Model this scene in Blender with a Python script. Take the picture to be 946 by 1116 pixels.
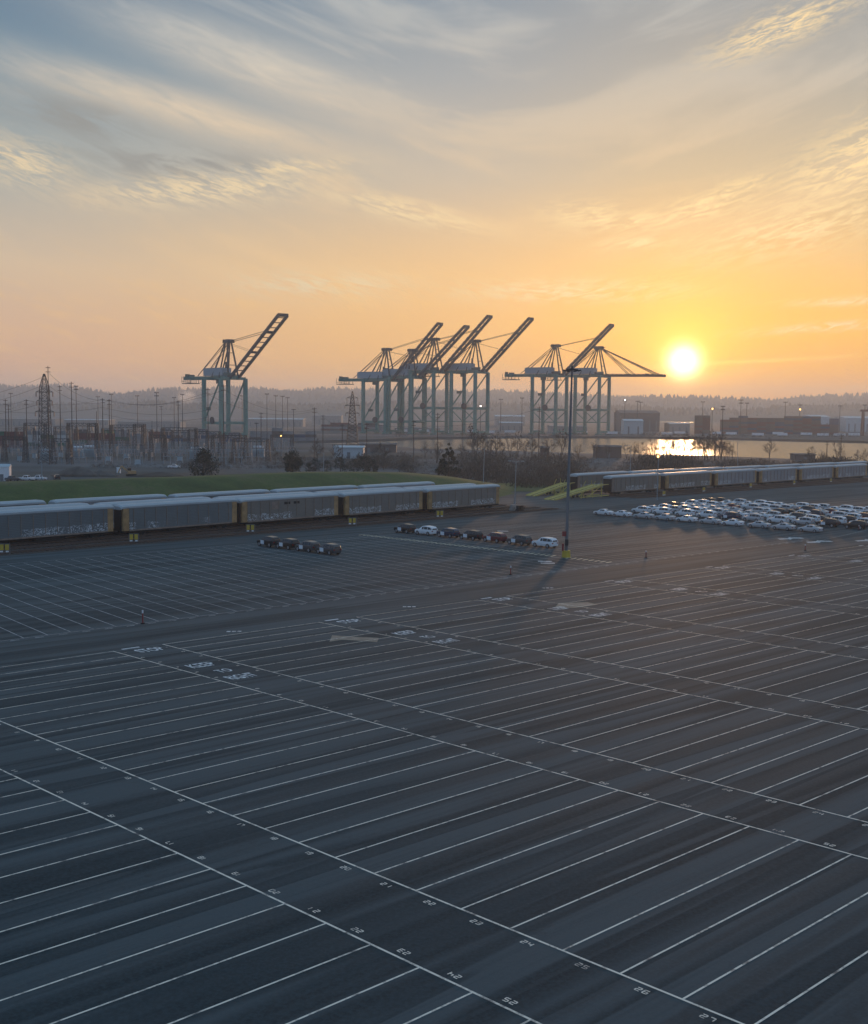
import bpy, math, random
from mathutils import Vector, Matrix
R = math.radians
random.seed(7)
S = bpy.context.scene
COL = S.collection
for o in list(bpy.data.objects): bpy.data.objects.remove(o)

# ------------------------------------------------------------------ camera
FPX, CX, CY, CAMZ = 1321.355, 473.0, 558.0, 22.0
DL = 0.0083                       # drainage fall of the lot away from the camera
PITCH, ROLL = 0.0747 + DL, 0.00826
_X = Vector((1, 0, 0)); _F = Vector((0, math.cos(PITCH), -math.sin(PITCH))); _U = Vector((0, math.sin(PITCH), math.cos(PITCH)))
XC = math.cos(ROLL) * _X + math.sin(ROLL) * _U
UC = -math.sin(ROLL) * _X + math.cos(ROLL) * _U
cam = bpy.data.cameras.new('camera'); camo = bpy.data.objects.new('camera', cam); COL.objects.link(camo)
cam.sensor_fit = 'HORIZONTAL'; cam.sensor_width = 36; cam.lens = FPX / 946 * 36
cam.clip_start = 0.5; cam.clip_end = 60000
m = Matrix((XC, UC, -_F)).transposed().to_4x4(); m.translation = Vector((0, 0, CAMZ)); camo.matrix_world = m
S.camera = camo

# ------------------------------------------------------------------ render / exposure
S.view_settings.view_transform = 'Standard'; S.view_settings.look = 'None'
S.view_settings.gamma = 1; S.view_settings.exposure = 0.0; S.view_settings.use_curve_mapping = False
S.render.engine = 'CYCLES'
S.cycles.use_denoising = True; S.cycles.denoising_input_passes = 'RGB_ALBEDO_NORMAL'; S.cycles.denoising_prefilter = 'ACCURATE'
S.cycles.max_bounces = 4; S.cycles.diffuse_bounces = 2; S.cycles.glossy_bounces = 2; S.cycles.volume_bounces = 2
S.cycles.transparent_max_bounces = 8; S.cycles.sample_clamp_indirect = 4

# ------------------------------------------------------------------ sun
SUN_AZ, SUN_EL = R(11.5), R(2.35)
SUNV = Vector((math.sin(SUN_AZ) * math.cos(SUN_EL), math.cos(SUN_AZ) * math.cos(SUN_EL), math.sin(SUN_EL)))
sl = bpy.data.lights.new('sun', 'SUN'); sl.energy = 2.1; sl.angle = R(2.5); sl.color = (1.0, 0.56, 0.27)
so = bpy.data.objects.new('sun', sl); COL.objects.link(so); so.rotation_euler = SUNV.to_track_quat('Z', 'Y').to_euler()

def lin(c):
    c = [x / 255 for x in c[:3]]
    return tuple(x / 12.92 if x <= .04045 else ((x + .055) / 1.055) ** 2.4 for x in c) + (1,)

class NT:
    """small helper to write node graphs"""
    def __init__(s, nt): s.nt = nt
    def n(s, t, **k):
        nd = s.nt.nodes.new(t)
        for a, b in k.items(): setattr(nd, a, b)
        return nd
    def set(s, sock, v):
        if isinstance(v, bpy.types.NodeSocket): s.nt.links.new(v, sock)
        else: sock.default_value = v
    def m(s, op, a, b=0.0, c=None, clamp=False):
        nd = s.n('ShaderNodeMath', operation=op, use_clamp=clamp)
        s.set(nd.inputs[0], a); s.set(nd.inputs[1], b)
        if c is not None: s.set(nd.inputs[2], c)
        return nd.outputs[0]
    def ss(s, x, a, b):
        nd = s.n('ShaderNodeMapRange', interpolation_type='SMOOTHSTEP')
        s.set(nd.inputs[0], x); nd.inputs[1].default_value = a; nd.inputs[2].default_value = b
        return nd.outputs[0]
    def ramp(s, x, stops, interp='LINEAR'):
        nd = s.n('ShaderNodeValToRGB'); s.set(nd.inputs[0], x); cr = nd.color_ramp; cr.interpolation = interp
        while len(cr.elements) < len(stops): cr.elements.new(0.5)
        for e, (p, c) in zip(cr.elements, stops): e.position = p
        for e, (p, c) in zip(cr.elements, stops): e.color = c
        return nd.outputs[0]
    def mix(s, f, a, b, mode='MIX'):
        nd = s.n('ShaderNodeMix', data_type='RGBA', blend_type=mode)
        s.set(nd.inputs[0], f); s.set(nd.inputs[6], a); s.set(nd.inputs[7], b)
        return nd.outputs[2]
    def xyz(s, x, y, z=0.0):
        nd = s.n('ShaderNodeCombineXYZ'); s.set(nd.inputs[0], x); s.set(nd.inputs[1], y); s.set(nd.inputs[2], z)
        return nd.outputs[0]
    def noise(s, vec, scale, detail=4, rough=.55, dist=0.0):
        nd = s.n('ShaderNodeTexNoise'); s.set(nd.inputs['Vector'], vec); nd.inputs['Scale'].default_value = scale
        nd.inputs['Detail'].default_value = detail; nd.inputs['Roughness'].default_value = rough; nd.inputs['Distortion'].default_value = dist
        return nd.outputs[0]

# ------------------------------------------------------------------ sky
w = bpy.data.worlds.new('World'); S.world = w; w.use_nodes = True
nt = w.node_tree; nt.nodes.clear(); N = NT(nt)
tc = N.n('ShaderNodeTexCoord'); nrm = N.n('ShaderNodeVectorMath', operation='NORMALIZE'); nt.links.new(tc.outputs['Generated'], nrm.inputs[0])
sep = N.n('ShaderNodeSeparateXYZ'); nt.links.new(nrm.outputs[0], sep.inputs[0]); dx, dy, dz = sep.outputs
el = N.m('MULTIPLY', N.m('ARCSINE', dz), 57.2958)
az = N.m('MULTIPLY', N.m('ARCTAN2', dx, dy), 57.2958)
dot = N.n('ShaderNodeVectorMath', operation='DOT_PRODUCT'); nt.links.new(nrm.outputs[0], dot.inputs[0]); dot.inputs[1].default_value = SUNV
ang = N.m('MULTIPLY', N.m('ARCCOSINE', N.m('MINIMUM', dot.outputs['Value'], 0.9999999)), 57.2958)
sky = N.n('ShaderNodeTexSky', sky_type='NISHITA'); sky.sun_disc = False; sky.sun_elevation = SUN_EL; sky.sun_rotation = SUN_AZ
sky.air_density = 1.3; sky.dust_density = 2.5; sky.ozone_density = 1.5
skyc = N.mix(1.0, sky.outputs[0], (0.10, 0.10, 0.10, 1), 'MULTIPLY')
e90 = N.m('DIVIDE', el, 90.0, clamp=True)
def st(*l): return [(e / 90.0, lin(c)) for e, c in l]
rl = N.ramp(e90, st((0, (228, 180, 148)), (2.2, (232, 184, 146)), (6.4, (214, 192, 166)), (10.7, (166, 174, 172)), (14.9, (116, 144, 162)), (19, (84, 118, 148)), (32, (118, 156, 190)), (90, (112, 154, 194))))
rc = N.ramp(e90, st((0, (246, 180, 112)), (2.2, (250, 192, 108)), (6.4, (238, 199, 144)), (10.7, (192, 186, 172)), (14.9, (160, 170, 175)), (19, (130, 151, 168)), (32, (122, 158, 188)), (90, (112, 154, 194))))
rr = N.ramp(e90, st((0, (246, 158, 62)), (2.2, (255, 184, 58)), (4, (255, 198, 90)), (6.4, (242, 198, 128)), (10.7, (198, 187, 160)), (14.9, (170, 173, 168)), (19, (146, 158, 166)), (32, (126, 160, 186)), (90, (112, 154, 194))))
base = N.mix(N.ss(az, -22, 1), rl, rc)
base = N.mix(N.m('MULTIPLY', N.ss(az, 0, 13), N.m('SUBTRACT', 1.0, N.ss(az, 35, 90))), base, rr)
rb = N.ramp(e90, st((0, (150, 162, 186)), (6, (146, 166, 196)), (15, (124, 156, 198)), (32, (116, 156, 198)), (90, (112, 154, 194))))
base = N.mix(N.ss(N.m('ABSOLUTE', az), 32, 80), base, rb)
base = N.mix(0.12, base, skyc)
# cirrus: streaks that fan away from a point low ahead
bend = N.m('SQRT', N.m('ADD', N.m('POWER', N.m('ABSOLUTE', N.m('SUBTRACT', az, 5.0)), 2.0), 12.0))
q = N.m('SUBTRACT', el, N.m('MULTIPLY', bend, 0.30))
def blob(a0, e0, sa, se, slope=0.0):
    da = N.m('SUBTRACT', az, a0); de = N.m('SUBTRACT', N.m('SUBTRACT', el, e0), N.m('MULTIPLY', da, slope))
    g = N.m('ADD', N.m('POWER', N.m('DIVIDE', N.m('ABSOLUTE', da), sa), 2.0), N.m('POWER', N.m('DIVIDE', N.m('ABSOLUTE', de), se), 2.0))
    return N.m('EXPONENT', N.m('MULTIPLY', g, -1.0))
v1 = N.xyz(N.m('MULTIPLY', az, 0.10), N.m('MULTIPLY', q, 0.42), 3.3)
n1 = N.noise(v1, 1.0, 5, 0.55, 0.5)
n2 = N.noise(N.xyz(N.m('MULTIPLY', az, 0.32), N.m('MULTIPLY', q, 1.5), 8.1), 1.0, 8, 0.62, 0.9)
n3 = N.noise(N.xyz(N.m('MULTIPLY', az, 0.9), N.m('MULTIPLY', q, 4.2), 1.7), 1.0, 8, 0.68, 0.7)
hi = N.ss(el, 3.0, 9.0)
veil = N.m('MULTIPLY', N.ss(n1, 0.44, 0.66), hi)
veilL = N.m('MAXIMUM', N.m('MULTIPLY', N.m('MULTIPLY', veil, 0.62), N.m('SUBTRACT', 1.0, N.m('MULTIPLY', N.m('SUBTRACT', 1.0, N.ss(az, -14, -4)), 0.6))), N.m('MAXIMUM', N.m('MULTIPLY', blob(-8.0, 15.2, 7.0, 1.1, -0.28), N.m('MULTIPLY', n2, 1.9)), N.m('MULTIPLY', blob(-12, 13.3, 7.5, 0.8, -0.20), N.m('MULTIPLY', n2, 2.0))))
veilc = N.mix(N.ss(el, 6, 19), lin((244, 205, 150)), lin((196, 196, 190)))
base = N.mix(N.m('MULTIPLY', veilL, 0.85, clamp=True), base, veilc)
# darker grey undersides and patches
dark = N.m('MULTIPLY', N.m('ADD', blob(-16.0, 12.6, 3.0, 0.8, -0.1), blob(-12.0, 10.9, 5.2, 0.7)), N.ss(n2, 0.36, 0.62))
base = N.mix(N.m('MULTIPLY', dark, 0.9, clamp=True), base, lin((146, 146, 142)))
wf = N.ss(n3, 0.40, 0.60)
wisp = N.m('MULTIPLY', blob(-10.5, 9.9, 4.6, 0.65, 0.10), 1.3)
for a in ((-18.8, 10.6, 2.2, 0.9, -0.15), (-7.2, 10.9, 2.8, 0.35, 0.12), (7.2, 8.9, 2.0, 0.6, -0.1), (9.3, 7.75, 1.7, 0.28, 0.05), (9.3, 7.75, 1.5, 0.2, 0.05), (9.0, 8.7, 1.6, 0.3, 0.22), (11.8, 9.0, 2.6, 0.4, 0.22), (12.6, 9.6, 2.6, 0.45, 0.30),
          (16.5, 8.3, 4.2, 1.1, 0.2), (18.6, 10.8, 3.0, 1.5, 0.4), (15.5, 16.6, 2.6, 0.7, 0.3), (19, 5.0, 2.6, 0.18, 0.02), (18, 3.9, 3.4, 0.2, 0.06), (-5.5, 5.8, 4.0, 0.6, 0.0), (-1.5, 9.2, 3.4, .5, -0.2), (6, 5.6, 5, .5, 0.0)):
    wisp = N.m('MAXIMUM', wisp, blob(*a))
wisp = N.m('MULTIPLY', N.m('MULTIPLY', wisp, wf), 1.0, clamp=True)
wc = N.mix(N.ss(az, -12, 10), lin((226, 205, 168)), lin((255, 224, 168)))
base = N.mix(wisp, base, wc)
low = N.m('MULTIPLY', N.m('MULTIPLY', N.ss(n2, 0.5, 0.68), N.m('SUBTRACT', 1.0, hi)), 0.30)
base = N.mix(low, base, lin((255, 205, 120)))
# aureole and disc of the sun
core = N.m('MULTIPLY', N.m('EXPONENT', N.m('MULTIPLY', N.m('POWER', N.m('DIVIDE', ang, 0.62), 2.0), -1.0)), 5.0)
g1 = N.m('MULTIPLY', N.m('EXPONENT', N.m('DIVIDE', ang, -1.25)), 1.5)
g2 = N.m('MULTIPLY', N.m('EXPONENT', N.m('DIVIDE', ang, -5.5)), 0.42)
def scol(c, f):
    nd = N.n('ShaderNodeVectorMath', operation='SCALE'); nd.inputs[0].default_value = c; N.set(nd.inputs['Scale'], f); return nd.outputs[0]
for c, f in (((1.0, .86, .55), core), ((1.0, .60, .04), g1), ((1.0, .46, .0), g2)): base = N.mix(1.0, base, scol(c, f), 'ADD')
strk = N.m('MULTIPLY', blob(14.2, 2.35, 4.2, 0.10, 0.05), 0.5)
base = N.mix(1.0, base, scol((1.0, .62, .2), N.m('MULTIPLY', strk, 0.5)), 'ADD')
# below the horizon
base = N.mix(N.ss(el, -0.2, -2.0), base, lin((96, 92, 92)))
bg = N.n('ShaderNodeBackground'); N.set(bg.inputs[0], base); bg.inputs[1].default_value = 1.06
wo = N.n('ShaderNodeOutputWorld'); nt.links.new(bg.outputs[0], wo.inputs[0])

# ------------------------------------------------------------------ pixel / lot coordinate helpers
def ray(x, y): return (_F + (x - CX) / FPX * XC - (y - CY) / FPX * UC)
def gz(Y): return -DL * min(max(Y, -400), 500.0)
def at(x, y, h=0.0):
    """ground point seen at pixel (x, y) of the photograph"""
    d = ray(x, y); lo, hi_ = 5.0, 9000.0
    for _ in range(50):
        t = (lo + hi_) / 2; p = Vector((0, 0, CAMZ)) + d * t
        if p.z > gz(p.y) + h: lo = t
        else: hi_ = t
    return p
def atY(x, y, Y):
    d = ray(x, y); return Vector((0, 0, CAMZ)) + d * (Y / d.y)
def hgt(x, y, Y): return atY(x, y, Y).z
cd, sd = math.cos(DL), math.sin(DL)
def LW(X, Y, z=0.0):
    Z = z - CAMZ
    return Vector((X, Y * cd + Z * sd, Z * cd - Y * sd + CAMZ))
TH, TX, TY, US = -0.7945051, -16.25747, 32.43705, 2.958656
def UVW(u, v, z=0.0):
    return LW((math.cos(TH) * u - math.sin(TH) * v + TX) * US, (math.sin(TH) * u + math.cos(TH) * v + TY) * US, z)

# ------------------------------------------------------------------ mesh builder
class MB:
    def __init__(s): s.v = []; s.f = []
    def quad(s, *p):
        i = len(s.v); s.v += [tuple(a) for a in p]; s.f.append(tuple(range(i, i + len(p))))
    def box(s, x0, x1, y0, y1, z0, z1):
        i = len(s.v)
        s.v += [(x0, y0, z0), (x1, y0, z0), (x1, y1, z0), (x0, y1, z0), (x0, y0, z1), (x1, y0, z1), (x1, y1, z1), (x0, y1, z1)]
        for f in ((3, 2, 1, 0), (4, 5, 6, 7), (0, 1, 5, 4), (1, 2, 6, 5), (2, 3, 7, 6), (3, 0, 4, 7)): s.f.append(tuple(i + k for k in f))
    def bar(s, p, q, a, b=None, n=4, a2=None):
        """prism from p to q, section a x b (n=4) or radius a..a2"""
        p = Vector(p); q = Vector(q); d = (q - p)
        if d.length < 1e-6: return
        d.normalize(); up = Vector((0, 0, 1)) if abs(d.z) < .95 else Vector((1, 0, 0))
        r = d.cross(up).normalized(); t = r.cross(d); b = a if b is None else b; i = len(s.v)
        a2 = a if a2 is None else a2; k = a2 / a
        for c, sc in ((p, 1), (q, k)):
            for j in range(n):
                if n == 4:
                    cx, cy = ((-.5, -.5), (.5, -.5), (.5, .5), (-.5, .5))[j]; o = r * (cx * a * sc) + t * (cy * b * sc)
                else:
                    th = 2 * math.pi * j / n; o = (r * math.cos(th) + t * math.sin(th)) * (a * sc)
                s.v.append(tuple(c + o))
        for j in range(n): s.f.append((i + j, i + (j + 1) % n, i + n + (j + 1) % n, i + n + j))
        s.f.append(tuple(i + j for j in range(n))[::-1]); s.f.append(tuple(i + n + j for j in range(n)))
    def loft(s, rings, closed=True, caps=True):
        i = len(s.v); n = len(rings[0])
        for rg in rings: s.v += [tuple(p) for p in rg]
        for a in range(len(rings) - 1):
            for j in range(n if closed else n - 1):
                k = (j + 1) % n
                s.f.append((i + a * n + j, i + a * n + k, i + (a + 1) * n + k, i + (a + 1) * n + j))
        if caps: s.f.append(tuple(i + j for j in range(n))[::-1]); s.f.append(tuple(i + (len(rings) - 1) * n + j for j in range(n)))
    def mesh(s, name, mat, smooth=False):
        me = bpy.data.meshes.new(name); me.from_pydata(s.v, [], s.f); me.update()
        if mat: me.materials.append(mat)
        if smooth:
            for p in me.polygons: p.use_smooth = True
        return me
    def build(s, name, mat, parent=None, smooth=False, loc=None):
        o = bpy.data.objects.new(name, s.mesh(name, mat, smooth)); COL.objects.link(o)
        if parent is not None: o.parent = parent
        if loc is not None: o.location = loc
        return o
def tag(o, label=None, cat=None, group=None, kind=None):
    for k, v_ in (('label', label), ('category', cat), ('group', group), ('kind', kind)):
        if v_: o[k] = v_
    return o
def empty(name, loc=(0, 0, 0), rz=0.0, **k):
    o = bpy.data.objects.new(name, None); COL.objects.link(o); o.location = loc; o.rotation_euler = (0, 0, rz); o.empty_display_size = .5
    return tag(o, **k)
def struct(o): o['kind'] = 'structure'; return o
def dup(root, loc, rz=None, label=None, group=None, scale=None):
    r = root.copy(); COL.objects.link(r); r.location = loc
    if rz is not None: r.rotation_euler = (0, 0, rz)
    if label: r['label'] = label
    if group: r['group'] = group
    if scale: r.scale = scale
    for ch in KIDS(root):
        c = ch.copy(); COL.objects.link(c); c.parent = r
        for g in KIDS(ch):
            d = g.copy(); COL.objects.link(d); d.parent = c
    return r
_kc = {}
def KIDS(o):
    if o.name not in _kc: _kc[o.name] = list(o.children)
    return _kc[o.name]
ORD = ['first', 'second', 'third', 'fourth', 'fifth', 'sixth', 'seventh', 'eighth', 'ninth', 'tenth', 'eleventh', 'twelfth', 'thirteenth', 'fourteenth', 'fifteenth', 'sixteenth', 'seventeenth', 'eighteenth', 'nineteenth', 'twentieth']

# ------------------------------------------------------------------ materials
def mat(name, col, rough=.6, metal=0.0, spec=.4, vary=0.0, vscale=2.0, coord='Object', bump=0.0, coat=0.0):
    mt = bpy.data.materials.new(name); mt.use_nodes = True; n_ = NT(mt.node_tree); b = mt.node_tree.nodes['Principled BSDF']
    b.inputs['Roughness'].default_value = rough; b.inputs['Metallic'].default_value = metal; b.inputs['Specular IOR Level'].default_value = spec
    b.inputs['Coat Weight'].default_value = coat
    c = tuple(col) + (1,)
    if vary > 0:
        t = n_.n('ShaderNodeTexCoord'); nz = n_.noise(t.outputs[coord], vscale, 6, .6)
        lo = tuple(x * (1 - vary) for x in col) + (1,); hi2 = tuple(min(1, x * (1 + vary)) for x in col) + (1,)
        n_.set(b.inputs['Base Color'], n_.ramp(nz, [(0.3, lo), (0.7, hi2)]))
        if bump:
            bp = n_.n('ShaderNodeBump'); bp.inputs['Strength'].default_value = bump; n_.set(bp.inputs['Height'], nz); n_.set(b.inputs['Normal'], bp.outputs[0])
    else: b.inputs['Base Color'].default_value = c
    return mt
def emit(name, col, s):
    mt = bpy.data.materials.new(name); mt.use_nodes = True; b = mt.node_tree.nodes['Principled BSDF']
    b.inputs['Emission Color'].default_value = tuple(col) + (1,); b.inputs['Emission Strength'].default_value = s; b.inputs['Base Color'].default_value = tuple(col) + (1,)
    return mt
M = dict(
    teal=mat('teal_paint', (.10, .25, .21), .5, vary=.2, vscale=.15), teald=mat('dark_teal_paint', (.05, .11, .10), .5, vary=.2, vscale=.2),
    steel=mat('dark_steel', (.022, .030, .036), .55, vary=.25, vscale=.4), galv=mat('galvanised_steel', (.24, .30, .34), .45, .3, vary=.15, vscale=.5),
    house=mat('machinery_house_paint', (.30, .36, .40), .5), cable=mat('cable_steel', (.05, .05, .05), .6),
    wood=mat('weathered_pole_wood', (.09, .06, .045), .85, vary=.3, vscale=1.0), glass=mat('car_glass', (.015, .018, .02), .08, spec=.6),
    tyre=mat('tyre_rubber', (.018, .018, .018), .85), rim=mat('alloy_rim', (.35, .36, .38), .35, .6), lamp=mat('headlamp_lens', (.6, .62, .65), .15), tail=mat('red_tail_lamp', (.25, .02, .02), .25),
    film=mat('white_door_film', (.72, .76, .80), .5), roofm=mat('railcar_roof', (.37, .42, .45), .45, .1, vary=.12, vscale=.15),
    tan=mat('yellow_tan_end_paint', (.42, .27, .13), .65, vary=.3, vscale=.8), black=mat('black_steel_and_shade', (.02, .02, .02), .8), rust=mat('rusty_rib_steel', (.25, .20, .165), .8, vary=.25, vscale=1.2),
    yellow=mat('safety_yellow', (.50, .37, .05), .6, vary=.12, vscale=1.5), yelpale=mat('faded_yellow_ramp', (.50, .41, .12), .65, vary=.15, vscale=.8), grey=mat('grey_metal', (.16, .17, .18), .6, vary=.15, vscale=.6),
    red=mat('red_plastic', (.22, .03, .035), .5), white=mat('white_paint', (.75, .76, .78), .5, vary=.06, vscale=.5), conc=mat('pale_concrete', (.30, .29, .27), .85, vary=.15, vscale=.4),
    bark=mat('grey_brown_bark', (.075, .06, .05), .9), twig=mat('bare_twigs', (.06, .048, .04), .9), leafd=mat('dark_evergreen', (.014, .022, .013), .8, vary=.5, vscale=.6), leafb=mat('brown_brush', (.075, .058, .045), .9, vary=.45, vscale=.05, coord='Object'),
    insul=mat('porcelain_insulator', (.30, .26, .24), .3), trafo=mat('transformer_paint', (.34, .42, .46), .5), roofb=mat('brown_roof', (.14, .11, .10), .8), roofg=mat('pale_blue_roof', (.42, .50, .54), .5), wallb=mat('warehouse_wall', (.30, .28, .26), .8),
    dirt=mat('dirt_heap', (.10, .09, .08), .95, vary=.3, vscale=.3), lit_o=emit('lit_orange_lamp', (1.0, .55, .15), 6.0), lit_w=emit('lit_white_lamp', (1.0, .88, .80), 8.0),
    pad=mat('patched_concrete', (.26, .22, .17), .85, vary=.3, vscale=1.2), hillm=mat('wooded_hillside', (.035, .042, .03), .95, vary=.3, vscale=.01), farm=mat('distant_conifers', (.03, .036, .028), .95))
CARP = [('white', mat('white_car_paint', (.76, .78, .80), .35, coat=.25)), ('silver', mat('silver_car_paint', (.52, .54, .56), .4, .25, coat=.2)), ('black', mat('black_car_paint', (.014, .015, .017), .3, coat=.2)),
        ('dark grey', mat('dark_grey_car_paint', (.07, .075, .08), .35, .2, coat=.2)), ('navy blue', mat('navy_car_paint', (.02, .035, .075), .25, coat=.6)), ('dark red', mat('dark_red_car_paint', (.13, .02, .025), .25, coat=.6))]
CP = dict(CARP)
CONT = [('rust red', mat('rust_red_container', (.15, .045, .035), .7, vary=.2, vscale=.3)), ('dark green', mat('green_container', (.04, .13, .075), .7, vary=.2, vscale=.3)), ('grey', mat('grey_container', (.24, .25, .26), .7, vary=.2, vscale=.3)),
        ('navy', mat('blue_container', (.03, .07, .14), .7, vary=.2, vscale=.3)), ('brown', mat('brown_container', (.12, .09, .08), .7, vary=.2, vscale=.3)), ('white', mat('white_container', (.55, .55, .53), .7, vary=.1, vscale=.3))]

def asphalt(name, basec):
    mt = bpy.data.materials.new(name); mt.use_nodes = True; n_ = NT(mt.node_tree); b = mt.node_tree.nodes['Principled BSDF']
    g = n_.n('ShaderNodeNewGeometry')
    rot = n_.n('ShaderNodeVectorRotate', rotation_type='Z_AXIS'); n_.set(rot.inputs['Vector'], g.outputs['Position']); rot.inputs['Angle'].default_value = -TH
    sp = n_.n('ShaderNodeSeparateXYZ'); n_.set(sp.inputs[0], rot.outputs[0])     # x along u, y along v
    u_, v_ = sp.outputs[0], sp.outputs[1]
    # long soft streaks of oil and rolling along the stalls
    big = n_.noise(n_.xyz(n_.m('MULTIPLY', u_, .17), n_.m('MULTIPLY', v_, .0045), 0), 1.0, 1.5, .45)
    big2 = n_.noise(n_.xyz(n_.m('MULTIPLY', u_, .26), n_.m('MULTIPLY', v_, .008), 11), 1.0, 2, .45)
    st1 = n_.noise(n_.xyz(n_.m('MULTIPLY', u_, .42), n_.m('MULTIPLY', v_, .018), 2), 1.0, 5, .6, .3)
    st2 = n_.noise(n_.xyz(n_.m('MULTIPLY', u_, 2.4), n_.m('MULTIPLY', v_, .035), 5), 1.0, 4, .6)
    patch = n_.noise(g.outputs['Position'], .035, 5, .6)
    grain = n_.noise(g.outputs['Position'], 5.0, 4, .75)
    c = n_.mix(n_.ss(st1, .40, .56), tuple(x * .72 for x in basec) + (1,), tuple(x * 1.10 for x in basec) + (1,))
    sharp = n_.m('MAXIMUM', n_.m('MULTIPLY', n_.ss(big, .50, .512), n_.m('SUBTRACT', 1.0, n_.ss(big, .515, .60))), n_.m('MULTIPLY', n_.ss(big2, .52, .53), n_.m('SUBTRACT', 1.0, n_.ss(big2, .53, .60))))
    c = n_.mix(n_.m('MULTIPLY', sharp, .62), c, tuple(x * .45 for x in basec) + (1,))
    c = n_.mix(n_.m('MULTIPLY', n_.ss(st2, .52, .75), .35), c, tuple(x * .6 for x in basec) + (1,))
    sm = n_.noise(g.outputs['Position'], .7, 6, .7)
    c = n_.mix(n_.m('MULTIPLY', n_.ss(sm, .60, .70), .45), c, tuple(x * .55 for x in basec) + (1,))
    c = n_.mix(n_.m('MULTIPLY', n_.ss(patch, .56, .74), .45), c, tuple(x * 1.45 for x in basec) + (1,))
    c = n_.mix(n_.m('MULTIPLY', n_.ss(grain, .35, .7), .35), c, tuple(x * 1.5 for x in basec) + (1,))
    n_.set(b.inputs['Base Color'], c)
    sf = n_.m('MULTIPLY', n_.m('ADD', .22, n_.m('MULTIPLY', n_.ss(st1, .38, .60), .14)), n_.m('SUBTRACT', 1.0, n_.m('MULTIPLY', sharp, .6)))
    sf = n_.m('MULTIPLY', sf, n_.m('SUBTRACT', 1.15, n_.m('MULTIPLY', n_.ss(st2, .45, .75), .45)))
    n_.set(b.inputs['Specular IOR Level'], sf)
    n_.set(b.inputs['Roughness'], n_.m('ADD', n_.m('MULTIPLY', st1, .14), .78))
    bp = n_.n('ShaderNodeBump'); bp.inputs['Strength'].default_value = .25; bp.inputs['Distance'].default_value = .03; n_.set(bp.inputs['Height'], grain); n_.set(b.inputs['Normal'], bp.outputs[0])
    return mt
M['asphalt'] = asphalt('lot_asphalt', (.042, .066, .075))
def linepaint(name, col, wear):
    mt = bpy.data.materials.new(name); mt.use_nodes = True; n_ = NT(mt.node_tree); b = mt.node_tree.nodes['Principled BSDF']
    g = n_.n('ShaderNodeNewGeometry'); nz = n_.noise(g.outputs['Position'], 1.3, 6, .7); n4 = n_.noise(g.outputs['Position'], .05, 3, .5)
    f = n_.m('MULTIPLY', n_.ss(nz, .30, .58), n_.m('ADD', n_.m('MULTIPLY', n4, 1.0), wear), clamp=True)
    n_.set(b.inputs['Base Color'], n_.mix(f, (.10, .105, .105, 1), tuple(col) + (1,))); b.inputs['Roughness'].default_value = .7
    return mt
M['line'] = linepaint('worn_line_paint', (.82, .75, .62), .75); M['faint'] = linepaint('faded_line_paint', (.50, .52, .52), .40); M['letter'] = linepaint('white_letter_paint', (.78, .82, .82), .40); M['yline'] = linepaint('cream_line_paint', (.78, .72, .50), .8)

def railskin(name, basec, seed):
    mt = bpy.data.materials.new(name); mt.use_nodes = True; n_ = NT(mt.node_tree); b = mt.node_tree.nodes['Principled BSDF']
    t = n_.n('ShaderNodeTexCoord'); oi = n_.n('ShaderNodeObjectInfo'); sp = n_.n('ShaderNodeSeparateXYZ'); n_.set(sp.inputs[0], t.outputs['Object']); x, y, z = sp.outputs
    off = n_.m('MULTIPLY', oi.outputs['Random'], 60.0)
    d1 = n_.noise(n_.xyz(n_.m('ADD', x, off), z, seed), .35, 5, .6)
    c = n_.mix(d1, tuple(k * .75 for k in basec) + (1,), tuple(k * 1.2 for k in basec) + (1,))
    # perforation rows
    wv = n_.m('ABSOLUTE', n_.m('SINE', n_.m('MULTIPLY', z, 11.0)))
    c = n_.mix(n_.m('MULTIPLY', n_.ss(wv, .75, .95), .30), c, (.05, .055, .06, 1))
    # spray painted scrawl low on the side: curly strokes
    gx = n_.xyz(n_.m('ADD', x, off), n_.m('MULTIPLY', z, 1.0), seed)
    nd = n_.n('ShaderNodeTexNoise'); n_.set(nd.inputs['Vector'], gx); nd.inputs['Scale'].default_value = .9; nd.inputs['Detail'].default_value = 1.5; nd.inputs['Distortion'].default_value = 2.6
    stroke = n_.m('SUBTRACT', 1.0, n_.ss(n_.m('ABSOLUTE', n_.m('SUBTRACT', nd.outputs[0], .5)), .018, .05))
    where = n_.ss(n_.noise(n_.xyz(n_.m('ADD', x, off), 0, seed + 3), .13, 2, .5), .42, .50)
    top = n_.m('ADD', 2.1, n_.m('MULTIPLY', n_.noise(n_.xyz(n_.m('ADD', x, off), 0, 9), .6, 2, .5), .9))
    band = n_.m('MULTIPLY', n_.ss(z, 1.15, 1.3), n_.m('LESS_THAN', z, top))
    side = n_.m('GREATER_THAN', n_.m('ABSOLUTE', y), 1.45)
    n_.set(b.inputs['Base Color'], n_.mix(n_.m('MULTIPLY', n_.m('MULTIPLY', n_.m('MULTIPLY', stroke, where), n_.m('MULTIPLY', band, side)), .95), c, (.62, .68, .72, 1)))
    b.inputs['Roughness'].default_value = .55; b.inputs['Metallic'].default_value = .15
    return mt
M['skin1'] = railskin('galvanised_car_side', (.14, .17, .18), 1.0); M['skin2'] = railskin('grey_brown_car_side', (.20, .19, .17), 5.0); M['skin3'] = railskin('blue_grey_car_side', (.27, .29, .31), 9.0)

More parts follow.
